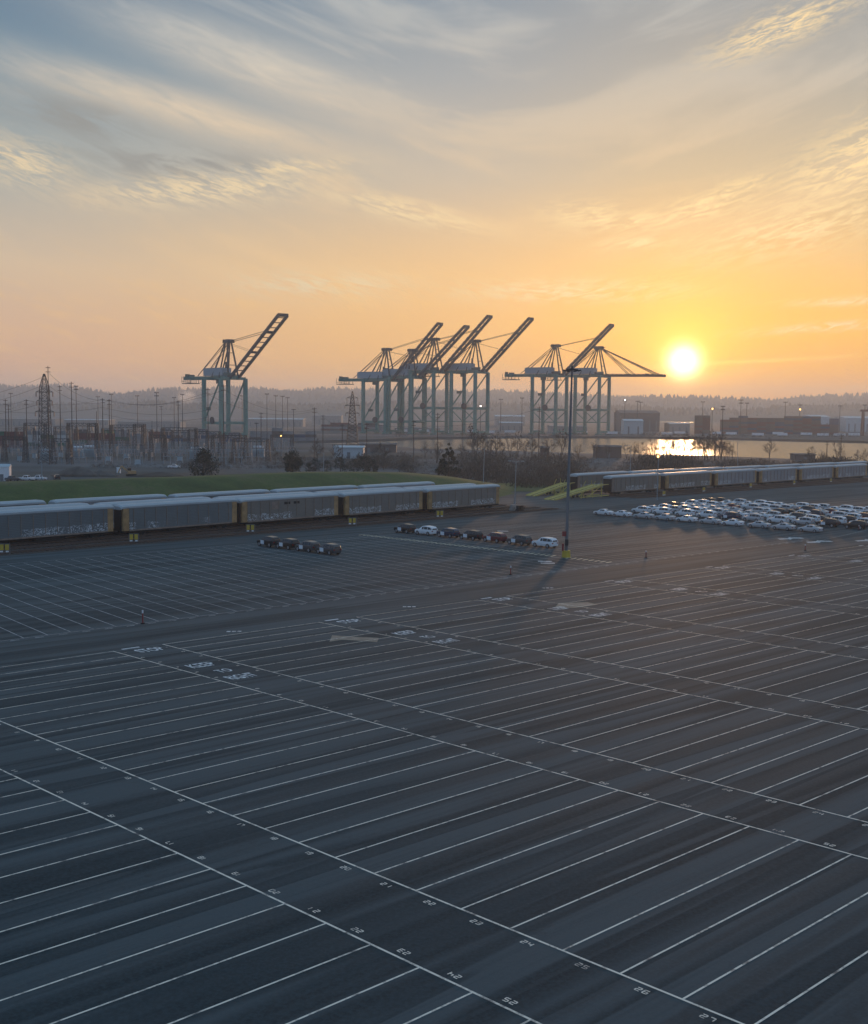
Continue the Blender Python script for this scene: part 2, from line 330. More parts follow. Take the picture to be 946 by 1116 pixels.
def groundmat():
    mt = bpy.data.materials.new('mixed_ground'); mt.use_nodes = True; n_ = NT(mt.node_tree); b = mt.node_tree.nodes['Principled BSDF']
    g = n_.n('ShaderNodeNewGeometry'); sp = n_.n('ShaderNodeSeparateXYZ'); n_.set(sp.inputs[0], g.outputs['Position'])
    a = n_.noise(n_.xyz(n_.m('MULTIPLY', sp.outputs[0], .3), sp.outputs[1], 0), .012, 6, .6); d = n_.noise(g.outputs['Position'], .15, 5, .65)
    c = n_.ramp(a, [(.3, (.045, .052, .045, 1)), (.45, (.075, .082, .080, 1)), (.55, (.105, .118, .125, 1)), (.7, (.17, .185, .195, 1))])
    c = n_.mix(n_.m('MULTIPLY', d, .5), c, (.05, .048, .04, 1)); n_.set(b.inputs['Base Color'], c); b.inputs['Roughness'].default_value = .95; b.inputs['Specular IOR Level'].default_value = .2
    return mt
M['ground'] = groundmat()
def grassmat():
    mt = bpy.data.materials.new('short_grass'); mt.use_nodes = True; n_ = NT(mt.node_tree); b = mt.node_tree.nodes['Principled BSDF']
    g = n_.n('ShaderNodeNewGeometry'); a = n_.noise(g.outputs['Position'], .08, 6, .65); d = n_.noise(g.outputs['Position'], 1.2, 5, .7)
    c = n_.ramp(a, [(.3, (.052, .074, .026, 1)), (.52, (.085, .115, .035, 1)), (.66, (.13, .12, .06, 1))])
    c = n_.mix(n_.m('MULTIPLY', n_.ss(d, .4, .7), .4), c, (.03, .05, .015, 1)); n_.set(b.inputs['Base Color'], c); b.inputs['Roughness'].default_value = .9; b.inputs['Specular IOR Level'].default_value = .2
    return mt
M['grass'] = grassmat()
def watermat():
    mt = bpy.data.materials.new('river_water'); mt.use_nodes = True; n_ = NT(mt.node_tree); b = mt.node_tree.nodes['Principled BSDF']
    b.inputs['Base Color'].default_value = (.02, .03, .035, 1); b.inputs['Roughness'].default_value = .27; b.inputs['IOR'].default_value = 1.33
    g = n_.n('ShaderNodeNewGeometry'); mp = n_.n('ShaderNodeMapping'); n_.set(mp.inputs[0], g.outputs['Position']); mp.inputs['Scale'].default_value = (.35, 1.0, 1)
    nz = n_.noise(mp.outputs[0], .22, 5, .6); bp = n_.n('ShaderNodeBump'); bp.inputs['Strength'].default_value = .75; bp.inputs['Distance'].default_value = .8; n_.set(bp.inputs['Height'], nz); n_.set(b.inputs['Normal'], bp.outputs[0])
    return mt
M['water'] = watermat()
M['ballast'] = mat('track_ballast', (.055, .048, .043), .95, vary=.35, vscale=.8)
M['rail'] = mat('rail_steel', (.12, .09, .075), .45, .4)

# ------------------------------------------------------------------ terrain
GZ = gz(500)                       # far ground level, about -4.15
WZ = GZ - 2.2                      # water level
def grd(name, pts, z, matl):
    b = MB(); b.quad(*[(p[0], p[1], z) for p in pts]); return b.build(name, matl)
# shorelines from the photograph (near and far bank), at water level
def atz(x, y, z):
    d = ray(x, y); t = (z - CAMZ) / d.z; return Vector((0, 0, CAMZ)) + d * t
near = [atz(x, y, WZ) for x, y in ((318, 485.5), (400, 487), (455, 492), (560, 495), (640, 498), (760, 500), (860, 504), (946, 507))]
far = [atz(x, y, WZ) for x, y in ((946, 483), (860, 481), (760, 478.5), (640, 477.5), (560, 477.5), (455, 479), (400, 481.5), (318, 483.5))]
near.append(Vector((near[-1].x + 900, near[-1].y + 60, WZ))); far.insert(0, Vector((far[0].x + 1500, far[0].y + 40, WZ)))
def gl(X, Y): return (X, Y, gz(Y))
b = MB()
# sloping part from behind the camera to Y=500, then flat land with the river as a notch
ys = [-300, -100, 100, 300, 500]
for i in range(4): b.quad(gl(-9000, ys[i]), gl(9000, ys[i]), gl(9000, ys[i + 1]), gl(-9000, ys[i + 1]))
NS = [(-9000, 500)] + [(p.x, 500) for p in near] + [(9000, 500)]
NN = [(-9000, near[0].y)] + [(p.x, p.y) for p in near] + [(9000, near[-1].y)]
for i in range(len(NS) - 1): b.quad((NS[i][0], NS[i][1], GZ), (NS[i + 1][0], NS[i + 1][1], GZ), (NN[i + 1][0], NN[i + 1][1], GZ), (NN[i][0], NN[i][1], GZ))
FF = [(p.x, p.y) for p in far[::-1]]
b.quad((-9000, near[0].y, GZ), (near[0].x, near[0].y, GZ), (FF[0][0], FF[0][1], GZ), (-9000, FF[0][1], GZ))
FF = [(-9000, FF[0][1])] + FF + [(9000, FF[-1][1])]
for i in range(len(FF) - 1): b.quad((FF[i][0], FF[i][1], GZ), (FF[i + 1][0], FF[i + 1][1], GZ), (FF[i + 1][0], 9000, GZ), (FF[i][0], 9000, GZ))
for L in (NN[1:], FF[1:]):
    for i in range(len(L) - 1): b.quad((L[i][0], L[i][1], GZ), (L[i + 1][0], L[i + 1][1], GZ), (L[i + 1][0], L[i + 1][1], WZ - 3), (L[i][0], L[i][1], WZ - 3))
struct(b.build('ground', M['ground']))
b = MB(); b.quad((-400, 560, WZ), (9000, 560, WZ), (9000, 1700, WZ), (-400, 1700, WZ)); struct(b.build('river', M['water']))
b = MB(); b.quad(*[tuple(atz(x, y, GZ + .3)) for x, y in ((712, 460.2), (770, 460.6), (760, 458.6), (722, 458.2))]); struct(b.build('far_water', M['water']))

# parking lot pavement
OL, OR_ = (-73.42, 206.62, 48.25, 28.0), (50.7, 362.0, 46.75, 30.4)     # track origins: x, y, bearing, car pitch
RD = (math.cos(R(OL[2])), math.sin(R(OL[2]))); RN = (RD[1], -RD[0])
def rl_(s, off, z=0.0, o=OL):
    c, n = math.cos(R(o[2])), math.sin(R(o[2])); return LW(o[0] + c * s - n * off, o[1] + n * s + c * off, z)
b = MB()
lotp = [LW(-260, -150, .02), LW(460, -150, .02), LW(460, 640, .02), rl_(420, 18, .02, OR_), rl_(-40, 18, .02, OR_), rl_(134, 24, .02), rl_(134, -13.5, .02), rl_(-260, -13.5, .02)]
b.quad(*lotp); struct(b.build('parking_lot', M['asphalt']))

# painted markings ------------------------------------------------------------
PER, A_ = 8.44922, 1.824926
def strip(b, u0, v0, u1, v1, wd, z=.03):
    p, q = UVW(u0, v0, z), UVW(u1, v1, z); d = (q - p); d.z = 0; d.normalize(); n = Vector((-d.y, d.x, 0)) * wd / 2
    b.quad(p - n, q - n, q + n, p + n)
mk = MB()
for k in range(-2, 10):
    v0, v1 = A_ + PER * k, PER * (k + 1)
    for vv in (v0, v1): strip(mk, -.02, vv, 40, vv, .12, .032)
    for u in range(0, 41): strip(mk, u, v0, u, v1, .10, .028)
SEG = {'0': 'abcdef', '1': 'bc', '2': 'abged', '3': 'abgcd', '4': 'fgbc', '5': 'afgcd', '6': 'afgedc', '7': 'abc', '8': 'abcdefg', '9': 'abcfgd'}
SP = dict(a=((0, 1), (1, 1)), b=((1, 1), (1, .5)), c=((1, .5), (1, 0)), d=((0, 0), (1, 0)), e=((0, 0), (0, .5)), f=((0, .5), (0, 1)), g=((0, .5), (1, .5)))
def number(b, s, uc, vc, flip, wdt=.07, h=.092, gap=.045, lw=.058):
    tot = len(s) * wdt + (len(s) - 1) * gap
    for i, ch in enumerate(s):
        x0 = -tot / 2 + i * (wdt + gap)
        for g_ in SEG[ch]:
            (ax, ay), (bx, by) = SP[g_]
            pa = (x0 + ax * wdt, (ay - .5) * h); pb = (x0 + bx * wdt, (by - .5) * h)
            sg = -1 if flip else 1
            strip(b, uc + sg * pa[0], vc + sg * pa[1], uc + sg * pb[0], vc + sg * pb[1], lw)
nm = MB()
for k in range(-2, 6):
    for u in range(1, 36):
        number(nm, str(u), u - .5, A_ + PER * k - .18, False)
        number(nm, str(u), u - .5, PER * (k + 1) + .17, True)
struct(mk.build('stall_lines', M['line'])); struct(nm.build('stall_numbers', M['line']))
# the far field: long slanted lanes
fm = MB()
SL = -.138
for i in range(-8, 90):
    v = 7.42 + .872 * (i)
    if v > 64: break
    strip(fm, -4.1, v, -24.3, v - SL * 20.2, .10 if v < 40 else .08, .028)
    if v < 60:
        for t in (0.22,): strip(fm, -3.9, v + .30, -3.9, v + .62, .16, .03)
strip(fm, -4.1, -6, -4.1, 60, .10, .034); strip(fm, -24.3, 2, -25.0, 46, .10, .034); strip(fm, -3.2, 60, -5.2, 72, .1, .034)
struct(fm.build('lane_lines', M['faint']))
ym = MB()
for i in range(52):
    u = -24.9 + i * .395
    if abs(u + 8.0) < .35: continue
    v = 40.72 if i < 44 else 40.6
    strip(ym, u, v - .30, u - .10, v + .30, .32, .036)
struct(ym.build('crossing_marks', M['yline']))
lt = MB()
def word(txt, uc, vc, wid, hgt_):
    cu = bpy.data.curves.new('word', 'FONT'); cu.body = txt; cu.align_x = 'CENTER'; cu.align_y = 'CENTER'; cu.offset = .02; cu.resolution_u = 3
    ob = bpy.data.objects.new('word', cu); COL.objects.link(ob); bpy.context.view_layer.update()
    me = ob.to_mesh(); xs = [v.co.x for v in me.vertices]; yy = [v.co.y for v in me.vertices]; x0, x1, y0, y1 = min(xs), max(xs), min(yy), max(yy)
    i = len(lt.v)
    for v in me.vertices:
        a = (v.co.x - (x0 + x1) / 2) / (x1 - x0) * wid; c = (v.co.y - (y0 + y1) / 2) / (y1 - y0) * hgt_
        lt.v.append(tuple(UVW(uc - c, vc + a, .036)))
    for p in me.polygons: lt.f.append(tuple(i + j for j in p.vertices))
    ob.to_mesh_clear(); bpy.data.objects.remove(ob)
for k in range(0, 8):
    v = PER * k
    if k == 0: continue
    strip(lt, -.1, v + .36, -.1, v + 1.0, .35, .036)
    word('STOP', .55, v + 1.0, .92, .58)
    word('KEEP', 3.72, v + .85, .86, .56); word('TO', 4.85, v + .88, .48, .45); word('RIGHT', 5.85, v + .80, .92, .56)
for (px, py) in ((861, 587), (892, 590.5), (945, 589)):     # bent lane arrows
    c0 = at(px, py)
    ax = lambda X, Y: tuple(LW(c0.x + X, c0.y * 1.0 + CAMZ * sd + Y, .036))
    for (xa, ya, xb, yb, h_) in ((-2.6, -1.5, -.4, -.5, .9), (-.6, -1.2, .7, 1.6, 1.2), (.4, 1.2, 2.8, .9, .9)):
        lt.quad(ax(xa, ya - h_), ax(xb, yb - h_), ax(xb, yb + h_), ax(xa, ya + h_))
for (px, py) in ((542, 580.5), (548, 579), (594, 612), (597, 614)):
    c0 = at(px, py); lt.quad(*[tuple(LW(c0.x + X, c0.y + CAMZ * sd + Y, .036)) for X, Y in ((-1.1, -.5), (1.1, -.5), (1.1, .6), (-1.1, .6))])
for (px, py) in ((255, 688.5), (446, 661.5), (597, 641)):    # small block numbers by the cross aisle
    c0 = at(px, py)
    for j in (-1, 0, 1): lt.quad(*[tuple(LW(c0.x + X + j * .55, c0.y + CAMZ * sd + Y + j * .05, .036)) for X, Y in ((-.2, -.3), (.2, -.3), (.2, .3), (-.2, .3))])
struct(lt.build('painted_lettering', M['letter']))
# worn repair patches in the pavement
def patch(name, pts):
    b = MB(); b.quad(*[tuple(at(x, y) + Vector((0, 0, .026))) for x, y in pts]); struct(b.build(name, M['pad']))
patch('pavement_patch', ((359, 699.5), (362, 692.5), (376, 693.5), (413, 695.5), (411, 700), (385, 698), (373, 697.5)))
patch('pavement_patch', ((604, 663), (609, 657.5), (640, 656.5), (652, 659), (628, 662.5)))

# rail beds -----------------------------------------------------------------
bb = MB(); bb.quad(rl_(-260, -13.2, .06), rl_(146, -13.2, .06), rl_(146, 26, .06), rl_(-260, 26, .06)); struct(bb.build('railbed', M['ballast']))
bb = MB(); bb.quad(rl_(-1, -13, .06, OR_), rl_(330, -13, .06, OR_), rl_(330, 20, .06, OR_), rl_(-1, 20, .06, OR_)); struct(bb.build('railbed', M['ballast']))
bb = MB(); gd = MB()
LT, RT = [-10.5, -5.0, 0, 6.0, 19.0], [-10.5, -5.2, 0, 15.0]
for O, offs, s0, s1 in ((OL, LT, -120, 145), (OR_, RT, 0, 300)):
    for of in offs:
        for g_ in (-.75, .75):
            bb.bar(rl_(s0, of + g_, .22, O), rl_(s1, of + g_, .22, O), .09, .2)
struct(bb.build('rails', M['rail']))
for O, offs, s0, s1 in ((OL, LT, -60, 145), (OR_, RT, 0, 200)):
    for of in offs:
        for i in range(int((s1 - s0) / .9)):
            s_ = s0 + i * .9; gd.bar(rl_(s_, of - 1.3, .12, O), rl_(s_, of + 1.3, .12, O), .25, .12)
struct(gd.build('sleepers', M['wood']))

# grass bank ----------------------------------------------------------------
crest = [(-160, 534), (-60, 530), (0, 526.5), (100, 523.5), (210, 520.5), (280, 517.5), (330, 515.5), (400, 515.5), (445, 516.5), (490, 521), (540, 529), (585, 537), (640, 541.5)]
bb = MB(); rows = []
for i, (px, py) in enumerate(crest):
    dr = ray(px, 520); k = dr.x / dr.y
    def onl(off):                                             # where this bearing crosses a line parallel to the rails
        ox, oy = OL[0] - RN[0] * off, OL[1] - RN[1] * off
        t = (k * oy - ox) / (RD[0] - k * RD[1]); return Vector((ox + RD[0] * t, oy + RD[1] * t, 0))
    p0, p1 = onl(27), onl(52); tpz = hgt(px, py, p1.y)
    f = 1.0
    rows.append([(p0.x, p0.y, gz(p0.y) - .1), (p0.x * .55 + p1.x * .45, p0.y * .55 + p1.y * .45, gz(p0.y) + (tpz - gz(p0.y)) * .52), (p0.x * .15 + p1.x * .85, p0.y * .15 + p1.y * .85, gz(p0.y) + (tpz - gz(p0.y)) * .93), (p1.x, p1.y, tpz), (p1.x * 1.04, p1.y * 1.04, tpz - .3), (p1.x * 1.11, p1.y * 1.11, gz(p1.y * 1.11) - .1)])
bb.loft(rows, closed=False, caps=False); struct(bb.build('grass_bank', M['grass'], smooth=True))
# strip of grass past the end of the bank
bb = MB(); bb.quad(*[tuple(at(x, y) + Vector((0, 0, .15))) for x, y in ((540, 536), (640, 536), (650, 531), (760, 523), (640, 526), (520, 530))]); struct(bb.build('verge', M['grass']))

# hills ---------------------------------------------------------------------
def interp(P, x):
    if x <= P[0][0]: return P[0][1]
    for (a, b_), (c, d) in zip(P, P[1:]):
        if x <= c: return b_ + (d - b_) * (x - a) / (c - a)
    return P[-1][1]
def ridge(name, Y, prof, depth, tree_h, ntree, seed, tlabel):
    rnd = random.Random(seed); b = MB(); rows = []; tb = MB()
    ph = [rnd.uniform(0, 6) for _ in range(4)]
    pts = []
    for i in range(-40, 141):
        px = i * 9.46 * 1.0
        X = atY(px, 440, Y).x; z = hgt(px, interp(prof, px) + 2.2, Y) + 4 * math.sin(px * .021 + ph[0]) + 2.5 * math.sin(px * .063 + ph[1])
        pts.append((X, z))
        rows.append([(X, Y - depth, GZ - 1), (X, Y - depth * .5, GZ + (z - GZ) * .55 + 3 * math.sin(px * .05 + ph[2])), (X, Y, z), (X, Y + depth * .6, z * .8), (X, Y + depth * 1.2, GZ - 1)])
    b.loft(rows, closed=False, caps=False); struct(b.build(name, M['hillm'], smooth=True))
    for i in range(ntree):
        t = rnd.random() * (len(pts) - 1.001); j = int(t); f = t - j; X = pts[j][0] * (1 - f) + pts[j + 1][0] * f; z = pts[j][1] * (1 - f) + pts[j + 1][1] * f
        k = rnd.random() ** 1.6 * .55; yy = Y - depth * k; z0 = z - (z - GZ) * .45 * k / .5 - 3
        clump = .55 + .45 * math.sin(X * .011 + ph[3]) * math.sin(X * .0037 + ph[0])
        h = tree_h * rnd.uniform(.45, 1.0) * (.55 + .6 * clump); r = h * rnd.uniform(.16, .42); 
        i0 = len(tb.v); n = 5; a0 = rnd.random() * 6
        for q_ in range(n): tb.v.append((X + r * math.cos(a0 + q_ * 6.283 / n), yy + r * math.sin(a0 + q_ * 6.283 / n), z0 + h * .15))
        top = h * 1.0
        rr_ = r * rnd.uniform(.45, .8)
        for q_ in range(n): tb.v.append((X + rr_ * math.cos(a0 + .5 + q_ * 6.283 / n), yy + rr_ * math.sin(a0 + .5 + q_ * 6.283 / n), z0 + h * rnd.uniform(.5, .68)))
        tb.v.append((X, yy, z0 + top))
        for q_ in range(n):
            tb.f.append((i0 + q_, i0 + (q_ + 1) % n, i0 + n + (q_ + 1) % n, i0 + n + q_)); tb.f.append((i0 + n + q_, i0 + n + (q_ + 1) % n, i0 + 2 * n))
    tag(tb.build(tlabel[0], M['farm']), tlabel[1], 'forest', kind='stuff')
ridge('hills', 6200, [(-400, 425), (0, 421), (60, 420), (130, 426), (200, 422), (330, 424), (460, 422), (560, 426), (640, 431), (700, 430), (760, 431), (830, 435), (880, 431), (1000, 428), (1400, 426)], 900, 30, 5200, 3, ('hill_forest', 'hazy fir forest along the far ridge under the sunset'))
ridge('hills', 4300, [(-400, 438), (0, 439), (120, 437), (260, 440), (420, 436), (560, 440), (700, 441), (800, 447), (860, 441), (930, 439), (1400, 438)], 500, 20, 3600, 11, ('foothill_forest', 'nearer low wooded slope in front of the far ridge'))

# haze ------------------------------------------------------------------------
b = MB(); b.box(-8200, 8200, -280, 8200, GZ - 9, 190)
hz = b.build('haze', None); tag(hz, 'thin evening haze over the port and river', 'haze', kind='stuff')
mt = bpy.data.materials.new('evening_haze'); mt.use_nodes = True; mt.node_tree.nodes.clear(); n_ = NT(mt.node_tree)
pv = n_.n('ShaderNodeVolumePrincipled'); pv.inputs['Color'].default_value = (.84, .91, 1.0, 1); pv.inputs['Density'].default_value = 0.00017; pv.inputs['Anisotropy'].default_value = .45
om = n_.n('ShaderNodeOutputMaterial'); mt.node_tree.links.new(pv.outputs[0], om.inputs['Volume']); hz.data.materials.append(mt)

# ------------------------------------------------------------------ ship-to-shore cranes
def crane(px, Y, cosd, gy, ay, tip, legh, wid, label, group=None, rear=42.0, lit=False):
    base = atY(px, 450, Y); bx, by = base.x, base.y
    sn = -math.sqrt(1 - cosd * cosd); rz = math.atan2(sn, cosd)
    root = empty('container_crane', (bx, by, GZ), rz, label=label, cat='crane', group=group)
    G, W = 30.5, wid; g0, g1 = -G / 2, G / 2; y0, y1 = -W / 2, W / 2
    hg = hgt(px, gy, Y) - GZ; ha = hgt(px, ay, Y) - GZ; hp = legh * hg
    for x in (g0, g1):
        for y in (y0, y1):
            b = MB(); b.bar((x, y, 1.5), (x, y, hg - 1), 3.1, 3.1); b.bar((x - 4, y, 1.0), (x + 4, y, 1.0), 1.5, 1.6)
            if x == g0 and y == y0:
                for k in range(int(hg / 5)):
                    b.bar((x - 1.5, y - 2.0, 4 + k * 5), (x - 1.5, y + 1.0, 6.5 + k * 5), .9, .3); b.box(x - 2.6, x - .8, y - 2.6, y - 1.6, 6.3 + k * 5, 6.6 + k * 5)
            b.build('leg', M['teal'], root)
    for y in (y0, y1):
        b = MB(); b.bar((g0, y, hp), (g1, y, hp), 1.8, 2.6); b.build('portal_beam', M['teal'], root)
        b = MB(); b.bar((g0, y, hp + 1), (g1 - 1, y, hg - 2), 1.1, 1.1); b.build('diagonal_brace', M['teal'], root)
    for x in (g0, g1):
        b = MB(); b.bar((x, y0, 3.5), (x, y1, 3.5), 1.8, 2.2); b.build('sill_beam', M['teal'], root)
        b = MB(); b.bar((x, y0, hp), (x, y1, hp), 1.5, 2.0); b.build('tie_beam', M['teal'], root)
        b = MB(); b.bar((x, y0, hg - 1), (x, y1, hg - 1), 2.0, 2.6); b.build('cross_beam', M['teal'], root)
    if lit or legh > .38:
        b = MB()
        for y in (y0, y1):
            b.bar((g0, y, hp * .96), (0, y, hp * .5), .8, .8); b.bar((g1, y, hp * .96), (0, y, hp * .5), .8, .8); b.bar((g0, y, hp * .5), (g1, y, hp * .5), 1.0, 1.0)
        b.build('lower_bracing', M['teal'], root)
    # fixed girder with back reach
    b = MB()
    for y in (-3.6, 3.6):
        b.bar((g0 - rear, y, hg), (g1 + 2, y, hg), 1.6, 3.0)
    for k in range(12): x = g0 - rear + 1 + k * (rear + G) / 11.5; b.bar((x, -3.6, hg), (x, 3.6, hg), .7, .9)
    for y in (-5.2, 5.2): b.bar((g0 - rear, y, hg + 1.8), (g1, y, hg + 1.8), .18, .18); b.bar((g0 - rear, y, hg + .6), (g1, y, hg + .6), .9, .2)
    b.build('girder', M['teal'], root)
    b = MB()
    b.box(g0 - rear - 3, g0 - rear + 16, -4.5, 4.5, hg - 5.2, hg - 4.4)
    for x in (g0 - rear + 9, g0 - rear + 14): b.bar((x, -4.5, hg - 5), (x, -4.5, hg + 1), .4, .4); b.bar((x, 4.5, hg - 5), (x, 4.5, hg + 1), .4, .4)
    b.box(g0 - rear + 5, g0 - rear + 9, -3, 3, hg + 1.6, hg + 3.6)
    for x in (g0 - rear - 3, g0 - rear + 1, g0 - rear + 5):
        for y in (-4.5, 4.5): b.bar((x, y, hg - 4), (x, y, hg + 2.0), .35, .35)
    b.bar((g0 - rear - 3, -4.5, hg - 2.5), (g0 - rear + 14, -4.5, hg - 4.5), .25, .25); b.box(g0 - rear - 1, g0 - rear + 1.5, -2, 2, hg + 1.6, hg + 4.4)
    for k in range(9): b.bar((g0 - rear - 3 + k * 2.1, -4.6, hg - 4.2), (g0 - rear - 3 + k * 2.1, -4.6, hg - 1.6), .15, .15)
    b.build('rear_platform', M['teald'], root)
    b = MB(); hx0 = g0 - 15; b.box(hx0, hx0 + 34, -5, 5, hg + 2.0, hg + 8.8); b.box(hx0 + 1, hx0 + 33, -5.2, 5.2, hg + 8.8, hg + 9.2)
    for k in range(7): b.box(hx0 + 3 + k * 4.4, hx0 + 4.4 + k * 4.4, -5.12, 5.12, hg + 5.0, hg + 6.2)
    b.box(hx0 + 7, hx0 + 9, -1, 1, hg + 8, hg + 9.2); b.build('machinery_house', M['house'], root)
    # A-frame mast
    ax = g1 - 8.0; at_ = ha
    b = MB()
    for s_ in (-1, 1):
        b.bar((g1, s_ * 5.5, hg), (ax + 1.5, s_ * 2.2, at_), 1.2, 1.2); b.bar((g1 - 17, s_ * 5.0, hg), (ax - 1.5, s_ * 2.2, at_), 1.0, 1.0)
        b.bar((g0, s_ * 5.0, hg), (ax - 2, s_ * 2.4, at_), .9, .9)
    for f in (.35, .7): b.bar((g1 - f * 6.5, -5.5 + 3.3 * f, hg + (at_ - hg) * f), (g1 - f * 6.5, 5.5 - 3.3 * f, hg + (at_ - hg) * f), .6, .6)
    b.build('mast_frame', M['steel'], root)
    b = MB(); b.box(ax - 5, ax + 5, -3.6, 3.6, at_ - .5, at_ + .5)
    for x in (-4, -1.5, 1.5, 4): b.bar((ax + x, -3.2, at_ + 1.3), (ax + x, 3.2, at_ + 1.3), 1.5, n=8)
    b.bar((ax + 4, 0, at_), (ax + 8.5, 0, at_ + 1.2), .6, .6); b.bar((ax - 4, 0, at_), (ax - 4, 0, at_ + 3.5), .25, .25)
    b.build('apex_platform', M['steel'], root)
    b = MB()
    for s_ in (-1, 1):
        b.bar((ax - 3, s_ * 2.2, at_), (g0 - rear * .5, s_ * 4, hg + 2), .55, .55); b.bar((ax - 3, s_ * 2.2, at_ - 1), (g0 + 2, s_ * 4, hg + 2), .5, .5)
        b.bar((ax - 2, s_ * 2.2, at_ - 2), (g0 - rear * .30, s_ * 4, hg + 8), .3, .3)
    b.bar((g1 - 13, 0, hg + 2), (g1 - 12, 0, hg + (at_ - hg) * .45), 1.6, 1.6); b.box(g1 - 16, g1 - 9, -3, 3, hg + 1.5, hg + 4)
    b.build('backstay', M['steel'], root)
    # boom
    hx = g1 + 2.5; k = (tip[0] - CX) / FPX
    d = ray(tip[0], tip[1]); k = d.x / d.y; cs, sn2 = math.cos(rz), math.sin(rz)
    t = (k * by - bx) / (cs - k * sn2) - hx
    tz = hgt(tip[0], tip[1], by + sn2 * (hx + t)) - GZ
    P0, P1 = Vector((hx, 0, hg)), Vector((hx + t, 0, tz)); L = (P1 - P0).length; dr = (P1 - P0).normalized(); nn = Vector((-dr.z, 0, dr.x))
    b = MB()
    for y in (-3.6, 3.6):
        b.bar(P0 + Vector((0, y * 1.3, 0)), P1 + Vector((0, y * 1.3, 0)), 1.6, 2.5)
        b.bar(P0 + Vector((0, y * 1.35, 0)) + nn * 1.9, P1 + Vector((0, y * 1.35, 0)) + nn * 1.9 - dr * 4, .16, .16)
    nr = 13
    for i in range(nr):
        c = P0 + dr * (L * (i + .5) / nr); b.bar(c + Vector((0, -4.6, 0)), c + Vector((0, 4.6, 0)), .5, .8)
        c2 = P0 + dr * (L * (i + 1) / nr)
        if i < nr - 2: b.bar(c + Vector((0, -4.6, 0)) + nn * 1.5, c2 + Vector((0, -4.6, 0)) + nn * 1.5, .5, .5)
        b.bar(c + Vector((0, -4.8, 0)), c + Vector((0, -4.8, 0)) + nn * 1.9, .14, .14)
    b.build('boom', M['steel'], root)
    bt = MB(); b = bt; b.bar(P1 - dr * 5 + Vector((0, -4.8, 0)), P1 + Vector((0, -4.8, 0)), 1.6, 2.6); b.bar(P1 - dr * 5 + Vector((0, 4.8, 0)), P1 + Vector((0, 4.8, 0)), 1.6, 2.6); b.bar(P1 + Vector((0, -5, 0)), P1 + Vector((0, 5, 0)), 2.2, 3.0); b.build('boom_tip', M['steel'], root)
    b = MB(); c = P0 + dr * (L * .72); b.bar(c + Vector((0, -4, 0)) + nn * 1.2, c + Vector((0, 4, 0)) + nn * 1.2, 2.2, 2.4); b.build('stay_anchor', M['steel'], root)
    b = MB(); c = P0 + dr * (L * .40); b.bar(c + Vector((0, -4, 0)) + nn * 1.2, c + Vector((0, 4, 0)) + nn * 1.2, 1.8, 2.0); b.build('stay_anchor', M['steel'], root)
    b = MB(); A = Vector((ax + 3, 0, at_ + .5))
    for y in (-3.2, 3.2):
        if tz - hg > 20:
            b.bar(A + Vector((0, y * .7, 0)), P0 + dr * L * .72 + nn * 2.4 + Vector((0, y, 0)), .42, .42)
            b.bar(A + Vector((0, y * .7, -2)), P0 + dr * L * .40 + nn * 1.5 + Vector((0, y, 0)), .22, .22)
        else:
            for f in (.40, .50, .86, .93): b.bar(A + Vector((0, y * .7, 0)), P0 + dr * L * f + nn * 1.2 + Vector((0, y, 0)), .55, .55)
    b.build('forestay', M['steel'], root)
    b = MB(); b.box(g1 - 6, g1 + 1, -6.5, -4.6, hg + 1.5, hg + 4.5); b.box(g0 + 22, g0 + 25, -6, 6, hg + 1.6, hg + 4); b.build('electrical_house', M['teald'], root)
    b = MB(); b.box(g0 + 5, g0 + 10, -3.2, .8, hg - 5.6, hg - 2.2); b.box(g0 + 4, g0 + 11, -3.6, 3.6, hg - 2.2, hg - 1.6); b.build('operator_cab', M['teald'], root)
    b = MB(); b.bar((g1 - G * .42, y0 - 1.6, hp + 2.4), (g1 - G * .42, y0 - 2.6, hp + 2.4), 3.4, n=18); b.build('cable_reel', M['steel'], root)
    b = MB(); b.box(g0 + 9, g0 + 14, y0 - 3.4, y0 - 1.2, hp * 1.28 + 8, hp * 1.28 + 11); b.build('access_cabin', M['teald'], root)
    return root
crane(245, 1150, .66, 411.5, 373.5, (308.5, 343.5), .24, 26.5, 'pale green ship-to-shore crane standing alone at far left with its boom raised', rear=54)
GC = 'ship-to-shore cranes across the river'
crane(415.5, 1390, .85, 414, 382, (479.5, 353), .22, 28, 'leftmost of the four clustered cranes, low rear house and boom raised', GC, lit=False)
crane(443.5, 1375, .85, 411, 383, (508.5, 356), .22, 28, 'second of the four clustered cranes, its raised boom tip the lowest', GC)
crane(467, 1365, .85, 405, 371, (533.5, 345), .42, 28, 'third of the four clustered cranes with the highest raised boom tip', GC, lit=True)
crane(511.5, 1350, .85, 405, 373, (578.5, 347.5), .42, 28, 'rightmost of the four clustered cranes, clear legs and long raised boom', GC, lit=True)
crane(598.5, 1420, .85, 409, 378, (666.5, 354.5), .42, 28, 'raised-boom crane just left of the crane whose boom is lowered', GC, lit=True)
crane(645, 1430, .85, 409.5, 380, (723, 409.5), .42, 28, 'crane with its boom lowered flat toward the setting sun', GC, lit=True)

